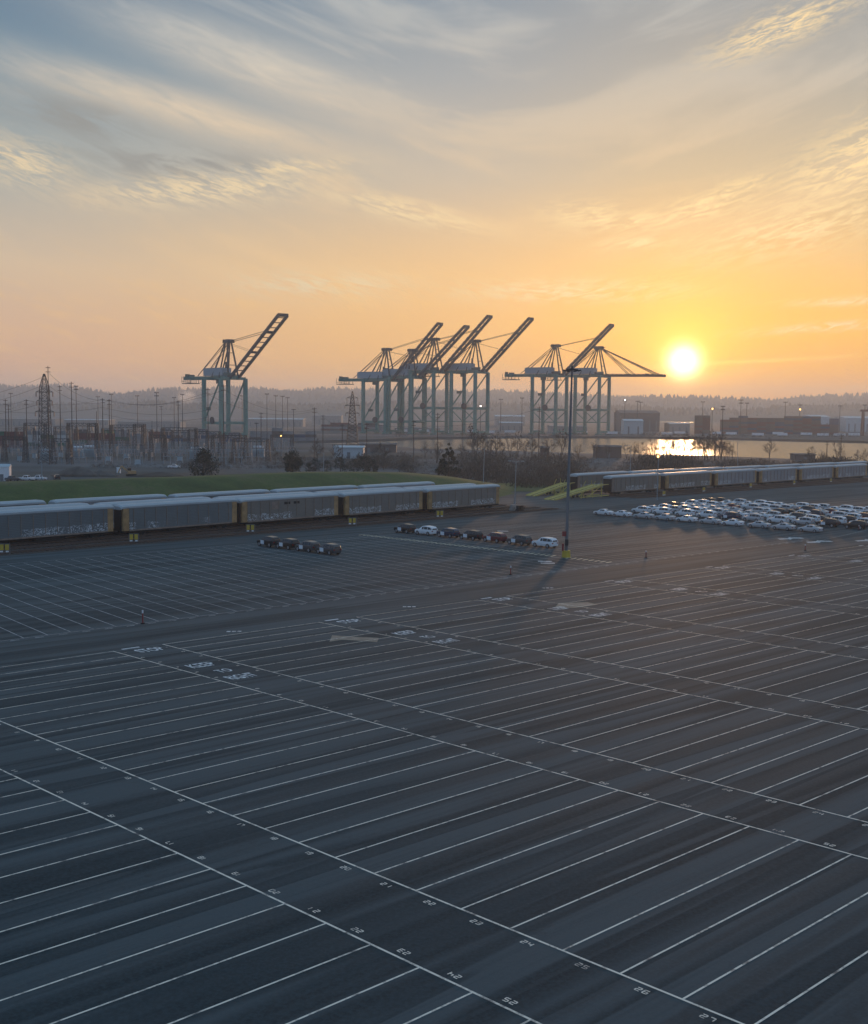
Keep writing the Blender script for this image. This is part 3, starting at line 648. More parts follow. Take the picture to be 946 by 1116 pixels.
# ------------------------------------------------------------------ railcars (covered auto racks)
def railcar(skin, name='autorack_railcar', patch_panel=False, open_end=False):
    root = empty(name)
    L, Wd = 13.7, 1.52
    def sec(x, wk=1.0, top=5.55, arc=.34):
        return [(x, -Wd * wk, 1.05), (x, -Wd * wk, top), (x, -Wd * .72, top + arc * .72), (x, 0, top + arc), (x, Wd * .72, top + arc * .72), (x, Wd * wk, top), (x, Wd * wk, 1.05)]
    b = MB(); b.loft([[p for p in sec(x)[:2]] + [(x, 0, 5.56)] + [p for p in sec(x)[5:]] for x in (-L + 1.7, L - 1.7)]); b.build('side_body', skin, root)
    b = MB()
    rs = []
    for x, wk, tp, ar in ((-L, .93, 5.30, .30), (-L + .25, 1.0, 5.50, .36), (-L + 1.2, 1.02, 5.58, .38), (L - 1.2, 1.02, 5.58, .38), (L - .25, 1.0, 5.50, .36), (L, .93, 5.30, .30)):
        rs.append([(x, -Wd * wk - .03, tp - .32), (x, -Wd * wk - .03, tp), (x, -Wd * .72, tp + ar * .72), (x, -.5, tp + ar), (x, .5, tp + ar), (x, Wd * .72, tp + ar * .72), (x, Wd * wk + .03, tp), (x, Wd * wk + .03, tp - .32)])
    b.loft(rs); b.build('roof', M['roofm'], root, smooth=False)
    for s_ in (-1, 1):
        b = MB(); opn = open_end and s_ < 0; x0, x1 = sorted((s_ * (L - 1.68), s_ * (L - .42))); b.box(x0, x1, -Wd * .97, Wd * .97, 1.05, 5.22)
        for k in range(3):
            xx = x0 + .2 + k * .42
            for y in (-1, 1): b.bar((xx, y * Wd * .985, 1.1), (xx, y * Wd * .985, 5.15), .09, .09)
        b.build('end_panel', M['rust'] if opn else M['tan'], root)
        b = MB(); x0, x1 = sorted((s_ * (L - .415), s_ * (L - .05))); b.box(x0, x1, -Wd * (.9 if opn else .62), Wd * (.9 if opn else .62), 1.1, 5.15); b.build('end_recess_shade', M['black'], root)  # black box stands in for shade in the end recess and open interior
    b = MB()
    for k in range(10):
        x = -L + 2.6 + k * (2 * L - 5.2) / 9
        for y in (-1, 1): b.bar((x, y * (Wd + .03), 1.6), (x, y * (Wd + .03), 5.05), .14, .10)
    for y in (-1, 1): b.bar((-L + 1.7, y * (Wd + .02), 1.12), (L - 1.7, y * (Wd + .02), 1.12), .1, .28)
    b.build('side_posts', M['rust'], root)
    b = MB(); b.box(-L + .2, L - .2, -1.1, 1.1, .72, 1.04); b.box(-3, 3, -1.3, 1.3, .4, .8); b.bar((-L - .65, 0, .9), (-L + .4, 0, .9), .35, .3); b.bar((L - .4, 0, .9), (L + .65, 0, .9), .35, .3); b.build('underframe', M['black'], root)
    for s_ in (-1, 1):
        b = MB(); xc = s_ * 9.6
        for y in (-1.0, 1.0): b.box(xc - 1.3, xc + 1.3, y - .12, y + .12, .34, .66)
        b.box(xc - .25, xc + .25, -1.1, 1.1, .4, .72); bg_ = b.build('bogie', M['black'], root)
        for dx_ in (-.9, .9):
            b = MB()
            for y in (-.76, .76): b.bar((xc + dx_, y - .07, .46), (xc + dx_, y + .07, .46), .45, n=14)
            b.bar((xc + dx_, -.76, .46), (xc + dx_, .76, .46), .09, n=6); b.build('wheelset', M['steel'], bg_)
    if patch_panel:
        b = MB(); b.box(-5.6, -3.8, -Wd - .05, -Wd - .01, 3.3, 4.9); b.build('repaired_panel', M['rust'], root)
        b = MB(); b.box(-2.2, -.6, -Wd - .05, -Wd - .01, 4.2, 4.7); b.box(.4, 2.0, -Wd - .05, -Wd - .01, 4.2, 4.7); b.build('black_lettering', M['black'], root)
    return root
protos = {'1': railcar(M['skin1']), '2': railcar(M['skin2']), '3': railcar(M['skin3']), 'p': railcar(M['skin2'], patch_panel=True), 'o': railcar(M['skin2'], open_end=True)}
used = set()
def put_car(kind, O, s_, off, label, group):
    c = rl_(s_, off, .34, O)
    p = protos[kind]
    if kind in used: r = dup(p, c, R(O[2]), label, group, ((O[3] - 2.1) / 27.4, 1, 1))
    else:
        used.add(kind); KIDS(p); [KIDS(k) for k in p.children]; p.location = c; p.rotation_euler = (0, 0, R(O[2])); p['label'] = label; p['group'] = group; r = p
    r['category'] = 'railcar'; return r
def s_at(px, O, off):
    k = ray(px, 545).x / ray(px, 545).y; c, n = math.cos(R(O[2])), math.sin(R(O[2])); ox, oy = O[0] - n * off, O[1] + c * off
    return (k * oy - ox) / (c - k * n)
def train(O, off, endpx, kinds, lab, group, from_start=False, gap=0):
    e = s_at(endpx, O, off)
    for i, kd in enumerate(kinds):
        s_ = e + (i + .5) * O[3] if from_start else e - (i + .5) * O[3]
        put_car(kd, O, s_, off, lab[i], group)
g1_, g2_, g3_ = 'railcars on the front left track', 'railcars on the middle left track', 'railcars on the rear left track'
train(OL, 0, 541, '2', ['grey brown autorack railcar at the open right end of the near left train'], g1_)
fl = ['weathered autorack second from the right end of the near left train', 'autorack with a rust square and dark lettering in the near left train', 'graffiti-scrawled autorack fourth from the right end of the near left train', 'long graffiti-covered autorack at the left frame edge in the near left train']
train(OL, 0, 541, '22p11', [''] + fl, g1_) if False else [put_car(k, OL, s_at(541, OL, 0) - (i + 1.5) * OL[3], 0, fl[i], g1_) for i, k in enumerate('2p11')]
train(OL, 6, 518, '23133', ['%s pale roof of the middle left train, %s' % (ORD[i], t) for i, t in enumerate(('at its right end', 'counted from its right end', 'counted from its right end', 'counted from its right end', 'at the left frame edge'))], g2_)
train(OL, 19, 472.5, '33131', ['%s autorack from the right end of the rear left train by the grass bank' % ORD[i] for i in range(5)], g3_)
g4_, g5_ = 'railcars on the near right track', 'railcars on the far right track'
train(OR_, 0, 658, 'o23333', ['brown autorack with its open end at the yellow ramp', 'rust-streaked autorack next to the one at the yellow ramp', 'blue grey autorack third from the ramp in the near right train', 'blue grey autorack fourth from the ramp in the near right train', 'grey autorack fifth from the ramp in the near right train', 'last autorack of the near right train, clear of the cars behind'], g4_, True)
train(OR_, 15, 622, 'o323133', ['open-ended autorack of the far right train, partly behind the light mast'] + ['%s autorack from the ramp end of the far right train' % ORD[i] for i in range(1, 7)], g5_, True)
# dark open ends facing the ramps
# yellow chock racks beside the tracks
def rack():
    r = empty('chock_rack', cat='rack')
    b = MB()
    for x in (-.95, .95): b.bar((x, 0, 0), (x, 0, 1.9), .1, .1); b.bar((x, -.4, .05), (x, .4, .05), .1, .1)
    b.bar((-.95, 0, 1.9), (.95, 0, 1.9), .1, .1); b.bar((-.95, 0, .35), (.95, 0, .35), .08, .08); b.build('frame', M['grey'], r)
    for x in (-.5, .45):
        b = MB(); b.box(x - .33, x + .33, -.09, .09, .75, 1.8); b.build('yellow_board', M['yellow'], r)
    b = MB(); b.box(-.8, -.3, -.15, .15, .38, .62); b.box(.25, .7, -.15, .15, .38, .62); b.build('chocks', M['film'], r)
    return r
rk = rack(); GR = 'yellow chock racks along the tracks'
spots = [(5, 604), (146, 592), (273, 581), (384, 573), (479.5, 564.5), (723.5, 541), (767, 536.5), (818, 532), (865.5, 528.5), (905.5, 526)]
rl2 = ['at the left frame edge', 'under the leftmost railcar gap', 'in front of the middle left railcar', 'below the fourth railcar of the near left train', 'nearest the right end of the left train', 'nearest the yellow ramp on the right train', 'second from the ramp on the right train', 'third from the ramp on the right train', 'fourth from the ramp on the right train', 'farthest from the ramp on the right train']
for i, (x, y) in enumerate(spots):
    p = at(x, y)
    lb = 'yellow-boarded chock rack ' + rl2[i]; rk.scale = (.88, .88, .88)
    if i == 0: rk.location = p; rk.rotation_euler = (0, 0, R(8)); rk['label'] = lb; rk['group'] = GR; KIDS(rk)
    else: dup(rk, p, R(8) if i < 5 else R(47.5), lb, GR)
# track end stops
for (x, y, lb) in ((559.5, 556.5, 'pale block on the end of the front left track'), (566.5, 557.5, 'black buffer block on the end of the front left track')):
    p = at(x, y); b = MB(); b.box(-.9, .9, -.7, .7, 0, .5); b.box(-.8, .8, -.5, .5, .5, 1.5); b.bar((-.8, -.9, .9), (.8, -.9, .9), .3, .4)
    o = b.build('buffer_stop', M['conc'] if 'pale' in lb else M['black'], loc=p); o.rotation_euler = (0, 0, R(47.5)); tag(o, lb, 'buffer stop')

# loading ramps
def ramp(s0, s1, off, h, label):
    r = empty('loading_ramp', rl_((s0 + s1) / 2, off, .02, OR_), R(47.5), label=label, cat='ramp'); Lh = (s1 - s0) / 2; Wd = 1.8
    b = MB()
    for y in (-1.1, 1.1): b.bar((-Lh, y, .12), (Lh * .72, y, h), 1.25, .2)
    b.bar((-Lh, -1.75, .2), (Lh * .72, -1.75, h + .05), .12, .5); b.bar((-Lh, 1.75, .2), (Lh * .72, 1.75, h + .05), .12, .5)
    for k in range(14): f = k / 13; b.bar((-Lh + f * Lh * 1.72, -1.7, .05 + f * (h - .1)), (-Lh + f * Lh * 1.72, 1.7, .05 + f * (h - .1)), .12, .12)
    b.build('ramp_deck', M['yelpale'], r)
    b = MB(); b.bar((Lh * .72, -1.0, h), (Lh, -1.0, h + .15), .7, .1); b.bar((Lh * .72, 1.0, h), (Lh, 1.0, h + .15), .7, .1); b.build('bridge_plate', M['yelpale'], r)
    b = MB()
    for y in (-1.7, 1.7):
        for x, z in ((-Lh * .05, h * .52), (Lh * .35, h * .76), (Lh * .68, h * .97)): b.bar((x, y, 0), (x, y, z), .22, .22)
        b.bar((-Lh * .1, y, .35), (Lh * .95, y, .35), .25, .25); b.bar((Lh * .68, y, h), (Lh * .2, y, .35), .16, .16)
        b.bar((Lh * .66, y, h), (Lh * .66, y, h + 1.5), .12, .12); b.bar((Lh * .3, y, h * .75), (Lh * .45, y, h + 1.3), .12, .12)
    b.build('support_frame', M['yelpale'], r)
    for x in (-Lh * .02, Lh * .12):
        b = MB()
        for y in (-1.5, 1.5): b.bar((x, y - .15, .45), (x, y + .15, .45), .45, n=12)
        b.build('wheel_pair', M['tyre'], r)
    return r
ramp(s_at(598, OR_, 0) , 1.0, 0, 3.4, 'long pale yellow loading ramp leading up into the near right train')
ramp(s_at(622, OR_, 15) - 20, s_at(622, OR_, 15) + .5, 15, 3.2, 'second yellow loading ramp behind the light mast at the far right train')

# ------------------------------------------------------------------ cars
def car(kind, paint, film=False):
    root = empty('parked_car'); root.scale = (1.04, 1.04, 1.06); P = CP[paint]
    if kind == 'sedan':
        L = 2.35; st_ = [(-2.35, .62, .40, .80, .0), (-2.28, .88, .30, .95, .0), (-1.75, .90, .28, 1.02, .0), (-.95, .90, .28, 1.00, .40), (-.20, .90, .28, .98, .46), (.35, .90, .28, .96, .42), (1.10, .90, .28, .93, .0), (1.95, .88, .28, .80, .0), (2.28, .82, .30, .70, .0), (2.36, .60, .38, .58, .0)]
    elif kind == 'pickup':
        st_ = [(-2.75, .86, .50, 1.02, .0), (-2.70, .93, .45, 1.08, .0), (-.95, .93, .42, 1.08, .0), (-.85, .93, .42, 1.10, .72), (.0, .93, .42, 1.10, .76), (.65, .93, .42, 1.10, .70), (1.25, .93, .42, 1.12, .0), (2.45, .93, .42, 1.04, .0), (2.70, .86, .45, .92, .0), (2.76, .7, .5, .8, .0)]
    else:
        st_ = [(-2.28, .78, .45, 1.00, .0), (-2.22, .90, .36, 1.05, .30), (-1.95, .92, .34, 1.06, .56), (-1.2, .92, .32, 1.05, .66), (-.2, .92, .32, 1.04, .68), (.35, .92, .32, 1.03, .62), (1.10, .92, .32, 1.04, .0), (1.95, .91, .34, .96, .0), (2.25, .84, .38, .84, .0), (2.34, .62, .46, .68, .0)]
    rings = []
    for x, w_, z0, zb, ch in st_:
        wr = w_ * (.74 if ch > 0 else .86); zt = zb + (ch if ch > 0 else .04)
        rings.append([(x, -w_ * .9, z0), (x, -w_, (z0 + zb) / 2), (x, -w_ * .97, zb), (x, -wr, zt - .05 if ch else zt), (x, -wr * .8, zt), (x, wr * .8, zt), (x, wr, zt - .05 if ch else zt), (x, w_ * .97, zb), (x, w_, (z0 + zb) / 2), (x, w_ * .9, z0)])
    b = MB(); b.loft(rings); b.build('body', P, root)
    # windows: side bands, windscreen, rear screen set just proud of the body
    b = MB(); cab = [(i, s_) for i, s_ in enumerate(st_) if s_[4] > .25]
    def sp_(x, w_, zb, ch, f, sgn): wr = w_ * .74; return (x, sgn * (w_ * .97 + (wr - w_ * .97) * f + .015), zb + (ch - .05) * f)
    for (i, a), (j, c) in zip(cab, cab[1:]):
        for sgn in (-1, 1): b.quad(sp_(a[0] + .04, a[1], a[3], a[4], .12, sgn), sp_(c[0] - .04, c[1], c[3], c[4], .12, sgn), sp_(c[0] - .04, c[1], c[3], c[4], .86, sgn), sp_(a[0] + .04, a[1], a[3], a[4], .86, sgn))
    ia, a = cab[-1]; c = st_[ia + 1]; up = Vector((.02, 0, .02))
    def top(s_): return s_[3] + (s_[4] if s_[4] > 0 else .04)
    def fr(s_a, s_c, f, y): x = s_a[0] + (s_c[0] - s_a[0]) * f; z = top(s_a) + (top(s_c) - top(s_a)) * f; return Vector((x, y, z)) + up
    b.quad(fr(a, c, .10, -.56), fr(a, c, .88, -.68), fr(a, c, .88, .68), fr(a, c, .10, .56))
    ia, a = cab[0]; c = st_[ia - 1]; up = Vector((-.02, 0, .02)); b.quad(fr(a, c, .12, .54), fr(a, c, .85, .62), fr(a, c, .85, -.62), fr(a, c, .12, -.54))
    b.build('windows', M['glass'], root)
    wx = (1.45, -1.38) if kind != 'pickup' else (1.75, -1.75); rr_ = .34 if kind == 'sedan' else .38
    for x in wx:
        for y in (-.84, .84):
            b = MB(); b.bar((x, y - .11, rr_), (x, y + .11, rr_), rr_, n=14); wh = b.build('wheel', M['tyre'], root)
            b = MB(); s_ = 1 if y > 0 else -1; b.bar((x, y + s_ * .10, rr_), (x, y + s_ * .125, rr_), rr_ * .66, n=10); b.build('rim', M['rim'], wh)
    fx = st_[-2][0]; rx = st_[0][0]; zh = st_[-2][3] - .08
    for y in (-.62, .62):
        b = MB(); b.box(fx - .22, fx + .03, y - .17, y + .17, zh - .12, zh + .02); b.build('headlight', M['lamp'], root)
        b = MB(); b.box(rx - .02, rx + .14, y - .14, y + .16, st_[0][3] - .22, st_[0][3] - .04); b.build('tail_light', M['tail'], root)
    if film:
        for sgn in (-1, 1):
            b = MB(); b.box(.10, 1.05, sgn * .945 - .012, sgn * .945 + .012, .42, 1.02); b.build('protective_film', M['film'], root)
    return root
CPROTO = {}; cu = set()
def put_auto(kind, paint, film, u, v, label, group, loc=None, rz=None):
    key = (kind, paint, film)
    if key not in CPROTO: CPROTO[key] = car(*key)
    p = CPROTO[key]; c = UVW(u, v, .03) if loc is None else loc; rz = math.pi + TH + R(random.uniform(-1.2, 1.2)) if rz is None else rz
    if key in cu: r = dup(p, c, rz, label, group)
    else: cu.add(key); KIDS(p); [KIDS(k) for k in p.children]; p.location = c; p.rotation_euler = (0, 0, rz); p['label'] = label; p['group'] = group; r = p
    r['category'] = 'car'; return r
gA = 'four cars parked nose to tail near the left train'
for i, (pn, fm_, lb) in enumerate((('black', True, 'leftmost black car of the four parked nose to tail by the left train'), ('black', True, 'second of the four cars by the left train, black with white film'), ('dark grey', True, 'third of the four cars by the left train, dark grey'), ('dark grey', True, 'rightmost dark grey car of the four by the left train'))):
    put_auto('suv', pn, fm_, (-23.0, -21.2, -19.35, -17.5)[i], 31.75, lb, gA)
gB = 'seven cars parked nose to tail beside the light mast'
for i, (pn, fm_) in enumerate((('black', True), ('white', False), ('navy blue', True), ('black', True), ('dark red', True), ('dark grey', True), ('white', False))):
    nm_ = ['leftmost', 'second from left', 'third from left', 'fourth from left, in the middle', 'fifth from left', 'sixth from left', 'rightmost, nearest the light mast'][i]
    put_auto('suv', pn, fm_, -24.25 + i * 2.03, 43.9, '%s tall car, %s of the row of seven' % (pn, nm_), gB)
gC = 'cars packed in rows by the right train'
rows_ = [(66.75, -25.4, -4.3, 'sedan'), (71.0, -24.6, -4.6, 'suv'), (73.6, -25.4, -5.0, 'mix'), (74.7, -25.2, -5.2, 'mix'), (77.5, -26.2, -6.4, 'mix'), (78.6, -25.8, -6.6, 'mix'), (81.3, -26.8, -8.0, 'mix'), (82.4, -26.4, -8.2, 'mix'), (85.1, -27.4, -9.6, 'mix'), (86.2, -27.0, -10.0, 'mix')]
rnd = random.Random(5)
for ri, (v, ua, ub, ty) in enumerate(rows_):
    u = ua; i = 0
    while u < ub:
        vv = v - (u - ua) * .045 if ri == 0 else v
        pn = rnd.choices(['white', 'silver', 'dark grey', 'black', 'navy blue', 'dark red'], [.55, .25, .07, .08, .03, .02])[0]
        if ri == 0: pn = ['white', 'white', 'silver', 'silver', 'white', 'silver', 'white', 'silver', 'silver', 'silver', 'black'][min(i, 10)]
        if ri == 1 and u > -9: pn = 'black'
        kd = ty if ty != 'mix' else rnd.choice(['suv', 'suv', 'sedan'])
        fl_ = pn in ('black', 'dark grey', 'navy blue', 'dark red') and rnd.random() < .7
        if not (ri == 0 and u > -5.3) and rnd.random() > .02:
            put_auto(kd, pn, fl_, u + rnd.uniform(-.08, .08), vv + rnd.uniform(-.04, .04), '%s %s, %s from left, %s row of the car block' % (pn, 'sedan' if kd == 'sedan' else 'tall car', ORD[i], ORD[ri]), gC)
        u += 2.06; i += 1
# pickups behind the grass bank, van beyond
gD = 'vehicles on the dirt yard behind the grass bank'
for (x, y, kd, pn, rz, lb) in ((13, 524.5, 'pickup', 'dark grey', 2.6, 'dark pickup next to the white shed behind the grass bank'), (29, 524.0, 'pickup', 'white', 2.9, 'white pickup left of another white pickup behind the grass bank'), (42.5, 523.6, 'pickup', 'white', 2.8, 'white pickup right of another white pickup behind the grass bank'), (190, 510.5, 'pickup', 'white', .1, 'white pickup out on the dirt beside the dark pine'), (62, 522.5, 'suv', 'black', 2.0, 'small black car right of the white pickups behind the bank')):
    put_auto(kd, pn, False, 0, 0, lb, gD, loc=at(x, y), rz=rz)

# ------------------------------------------------------------------ lamp posts and masts
def high_mast(px, ty, bpx, by_, label):
    p = at(bpx, by_); H = hgt(px, ty, p.y) - p.z; r = empty('light_mast', p, label=label, cat='light mast'); topx = atY(px, ty, p.y).x - p.x
    b = MB(); b.bar((0, 0, .9), (topx, 0, H), .30, n=12, a2=.14); b.build('pole', M['grey'], r)
    b = MB(); b.bar((0, 0, 0), (0, 0, 1.15), .72, n=20, a2=.66); b.build('yellow_base', M['yellow'], r)
    b = MB(); n = 16
    for k in range(n):
        a, c = 2 * math.pi * k / n, 2 * math.pi * (k + 1) / n; b.bar((topx + math.cos(a) * .95, math.sin(a) * .95, H - .25), (topx + math.cos(c) * .95, math.sin(c) * .95, H - .25), .1, .1)
    for k in range(4): a = math.pi / 2 * k; b.bar((topx, 0, H - .1), (topx + math.cos(a) * .95, math.sin(a) * .95, H - .25), .08, .08)
    b.bar((topx, 0, H - .4), (topx, 0, H + .35), .3, n=10, a2=.1); ring = b.build('lamp_ring', M['steel'], r)
    for k in range(6):
        a = 2 * math.pi * k / 6; b = MB(); b.bar((topx + math.cos(a) * .95, math.sin(a) * .95, H - .5), (topx + math.cos(a) * 1.45, math.sin(a) * 1.45, H - .35), .42, .2); b.build('floodlight', M['steel'], ring)
    b = MB(); b.box(-.28, .28, -.52, -.30, 2.0, 3.0); b.build('junction_box', M['steel'], r)
    b = MB(); b.box(-.75, -.1, -.42, -.34, 3.5, 4.3); b.build('red_sign', M['red'], r)
    b = MB(); b.bar((-.62, -.5, 1.15), (-.62, -.5, 2.0), .17, n=10); b.bar((-.62, -.5, 2.0), (-.62, -.5, 2.3), .19, n=10); b.build('call_post', M['red'], r)
    return r
high_mast(623.5, 401, 617, 607.5, 'tall grey high-mast light on a round yellow base beside the car row')
def small_post(px, ty, bpx, by_, label, arms=1, lit=None):
    p = at(bpx, by_); H = hgt(px, ty, p.y) - p.z; r = empty('lamp_post', p, label=label, cat='lamp post'); tx = atY(px, ty, p.y).x - p.x
    b = MB(); b.bar((0, 0, 0), (tx, 0, H), .13, n=8, a2=.08); b.bar((0, 0, 0), (0, 0, .5), .3, n=8); b.build('pole', M['galv'], r)
    for s_ in ((1,) if arms == 1 else (-1, 1)):
        b = MB(); b.bar((tx, 0, H), (tx - s_ * 1.4, 0, H + .15), .08, .08); b.box(tx - s_ * 1.8 - .4, tx - s_ * 1.8 + .4, -.2, .2, H + .02, H + .24); b.build('lamp_head', M['galv'], r)
    if lit is not None:
        z = hgt(px, lit, p.y) - p.z; b = MB(); b.bar((-.22, -.2, z), (.22, -.2, z), .3, n=8); b.build('lit_lamp', M['lit_o'], r)
    return r
small_post(45.5, 482, 45.5, 547, 'slim grey lamp post at far left behind the train roofs')
small_post(353, 494, 352, 530, 'slim lamp post in front of the grass bank between the dark pines')
small_post(528, 489, 526.5, 534, 'slim lamp post right of the end of the grass bank')
small_post(562.5, 503, 561, 549, 'two-headed lamp post beside the track end blocks', 2)
small_post(718.5, 472, 716, 545, 'tall lamp post in front of the near right train with a lit lamp', 1, 497.5)
small_post(687.5, 486, 686.5, 528, 'slim lamp post between the two right trains')
small_post(804, 481, 804, 516, 'slim lamp post behind the right train at the river', 2)

def yard_mast(px, ty, Y, label, kind='head', r_=.35, lit=None, group=None):
    X = atY(px, 460, Y).x; z0 = gz(Y); H = hgt(px, ty, Y) - z0; s_ = Y / 1322.0
    r = empty('yard_light' if kind != 'bare' else 'utility_pole', (X, Y, z0), label=label, cat='light mast' if kind != 'bare' else 'pole', group=group)
    b = MB(); b.bar((0, 0, 0), (0, 0, H), r_ * s_ * 1.6, n=6, a2=r_ * s_); b.build('pole', M['wood'] if kind == 'bare' else M['steel'], r)
    if kind == 'head':
        b = MB(); w_ = 1.7 * s_; b.bar((-w_ * 1.3, 0, H - .5 * s_), (w_ * 1.3, 0, H - .5 * s_), .5 * s_, .6 * s_)
        for k in (-1, 0, 1): b.bar((k * w_, -.5 * s_, H - .9 * s_), (k * w_, -.5 * s_, H + .3 * s_), .8 * s_, .6 * s_)
        b.build('lamp_cluster', M['steel'], r)
    elif kind == 'double':
        for dz in (0, 3.4):
            b = MB(); w_ = 1.6 * s_; b.bar((-w_ * 1.4, 0, H - dz * s_), (w_ * 1.4, 0, H - dz * s_), .4 * s_, .4 * s_)
            for k in (-1, -.4, .4, 1): b.bar((k * w_ * 1.3, 0, H - dz * s_ - .6 * s_), (k * w_ * 1.3, 0, H - dz * s_ + .8 * s_), .7 * s_, .5 * s_)
            b.build('lamp_bar', M['steel'], r)
    else:
        b = MB(); 
        for dz in (.6, 2.2): b.bar((-1.6 * s_ - .4, 0, H - dz * 1.2), (1.6 * s_ + .4, 0, H - dz * 1.2), .25, .25)
        b.build('crossarm', M['wood'], r)
    if lit:
        z = hgt(px, lit[0], Y) - z0; b = MB(); q_ = .55 * s_ * lit[2] if len(lit) > 2 else .55 * s_; b.bar((0, -.6 * s_, z - q_), (0, -.6 * s_, z + q_), q_, n=8); b.build('lit_lamp', M[lit[1]], r)
    return r
masts = [  # px, top y, distance, kind, lit, where
    (12.3, 428.5, 1300, 'head', None, 'at the far left frame edge'), (83.4, 421, 900, 'double', None, 'right of the tall lattice pylon with two lamp tiers'), (107, 432, 1300, 'head', None, 'left of the pair of far poles near the containers'),
    (121.7, 429.5, 1300, 'head', None, 'beside the dark wooden pole right of the pylon'), (150, 431, 1350, 'head', None, 'alone against the hill left of the broad-headed mast'), (171, 428, 950, 'double', None, 'broad-headed mast midway between pylon and lone crane'),
    (190, 433, 1350, 'head', None, 'just left of the steam plume'), (199, 429.5, 1000, 'head', None, 'in front of the steam plume'), (264, 431, 1500, 'head', None, 'seen between the legs of the lone crane'),
    (291, 429, 1000, 'head', None, 'largest one right of the lone crane'), (300.6, 431, 1200, 'head', None, 'second right of the lone crane'), (308, 431.6, 1300, 'head', None, 'third right of the lone crane'), (313.5, 433, 1400, 'head', None, 'fourth right of the lone crane'),
    (279.6, 461, 620, 'head', None, 'short dark one over the brush right of the first pine'), (306.3, 470, 700, 'bare', (475, 'lit_o'), 'with a lit orange lamp left of the second pine'),
    (320, 446, 800, 'head', None, 'thick one above the second pine'), (545.6, 435, 1600, 'head', None, 'between the crane groups, left one'), (568.7, 433.4, 1500, 'head', None, 'between the crane groups, right one'),
    (680.6, 436, 1700, 'head', (436, 'lit_w', 1.0), 'with a bright white lamp right of the lowered-boom crane'), (694.3, 437, 1700, 'head', None, 'left one of the pair over the dark warehouse'), (697.6, 438, 1750, 'head', None, 'right one of the pair over the dark warehouse'),
    (765.5, 437.6, 1700, 'head', None, 'right of the sun above the small container stack'), (776, 445, 1650, 'head', (445.5, 'lit_o', 1.3), 'with a glowing orange lamp right of the sun'), (787.5, 443, 760, 'double', None, 'tall dark double-tier one on the near river bank'),
    (807, 436, 1500, 'double', None, 'tallest above the long container stack'), (813.5, 439, 1600, 'head', None, 'just right of the tallest above the container stack'), (855.4, 438, 1700, 'head', None, 'above the right part of the container stack'),
    (871.4, 441, 1700, 'head', (446.2, 'lit_o', 1.3), 'with a glowing orange lamp above the container stack end'), (915, 442, 1800, 'head', None, 'above the pale sheds at far right'), (942, 441, 1800, 'head', None, 'above the red gantry at the right frame edge'),
    (523.5, 442.6, 1500, 'head', (442.6, 'lit_w', 1.1), 'with a pinkish white lamp inside the rightmost clustered crane')]
for (x, ty, Y, kd, lt_, lb) in masts: yard_mast(x, ty, Y, 'thin far yard light ' + lb, kd, .28, lt_, 'yard lights around the terminals')
poles = [(6.3, 435, 640, 'at the left frame edge'), (9.5, 441, 700, 'second from the left frame edge'), (29, 435, 620, 'with a substation gantry at its foot, left of the pylon'), (53.3, 399, 560, 'tallest, directly against the right side of the pylon'), (65.8, 420, 640, 'reddish-topped, right of the pylon'),
         (78.4, 416, 600, 'tall dark one left of the two-tier light'), (112, 434, 700, 'grey one left of the dark wooden pole'), (119.2, 435, 620, 'dark one above the middle gantry'), (176, 442, 900, 'short one right of the broad-headed mast'), (194.3, 436.5, 700, 'left of the steam plume light'),
         (226.8, 423, 560, 'black, crossing the left legs of the lone crane'), (243.8, 419, 560, 'black, crossing the middle leg of the lone crane'), (284.5, 449.5, 700, 'thin one right of the lone crane'), (342.6, 444, 640, 'right of the second pine'), (352, 452, 760, 'far thin one right of the second pine'),
         (373, 462, 640, 'left of the distant lattice pylon'), (399.8, 461, 600, 'dark one right of the distant lattice pylon'), (451, 458, 620, 'in the brush below the clustered cranes'), (477, 450, 660, 'below the third clustered crane'), (504, 440, 900, 'between the clustered crane legs'), (587.6, 443, 640, 'below the raised-boom crane on the right'),
         (671, 445, 1500, 'just right of the lowered-boom crane'), (902.3, 480, 760, 'slim, against the bright river at right'), (917.5, 473, 740, 'taller of those against the bright river at right')]
for (x, ty, Y, lb) in poles: yard_mast(x, ty, Y, 'wooden utility pole ' + lb, 'bare', .34 if Y < 800 else .2, None, 'utility poles around the substation')

# ------------------------------------------------------------------ lattice pylons and substation
def lattice(b, x, y, z0, z1, w0, w1, n, t):
    c = lambda z: w0 + (w1 - w0) * (z - z0) / (z1 - z0)
    for k in range(n):
        za, zb = z0 + (z1 - z0) * k / n, z0 + (z1 - z0) * (k + 1) / n; a, d = c(za) / 2, c(zb) / 2
        for sx, sy in ((-1, -1), (1, -1), (1, 1), (-1, 1)): b.bar((x + sx * a, y + sy * a, za), (x + sx * d, y + sy * d, zb), t, t)
        for s_ in (-1, 1):
            b.bar((x - a, y + s_ * a, za), (x + d, y + s_ * d, zb), t * .6, t * .6); b.bar((x + a, y + s_ * a, za), (x - d, y + s_ * d, zb), t * .6, t * .6)
            b.bar((x + s_ * a, y - a, za), (x + s_ * d, y + d, zb), t * .6, t * .6)
        b.bar((x - d, y - d, zb), (x + d, y - d, zb), t * .6, t * .6)
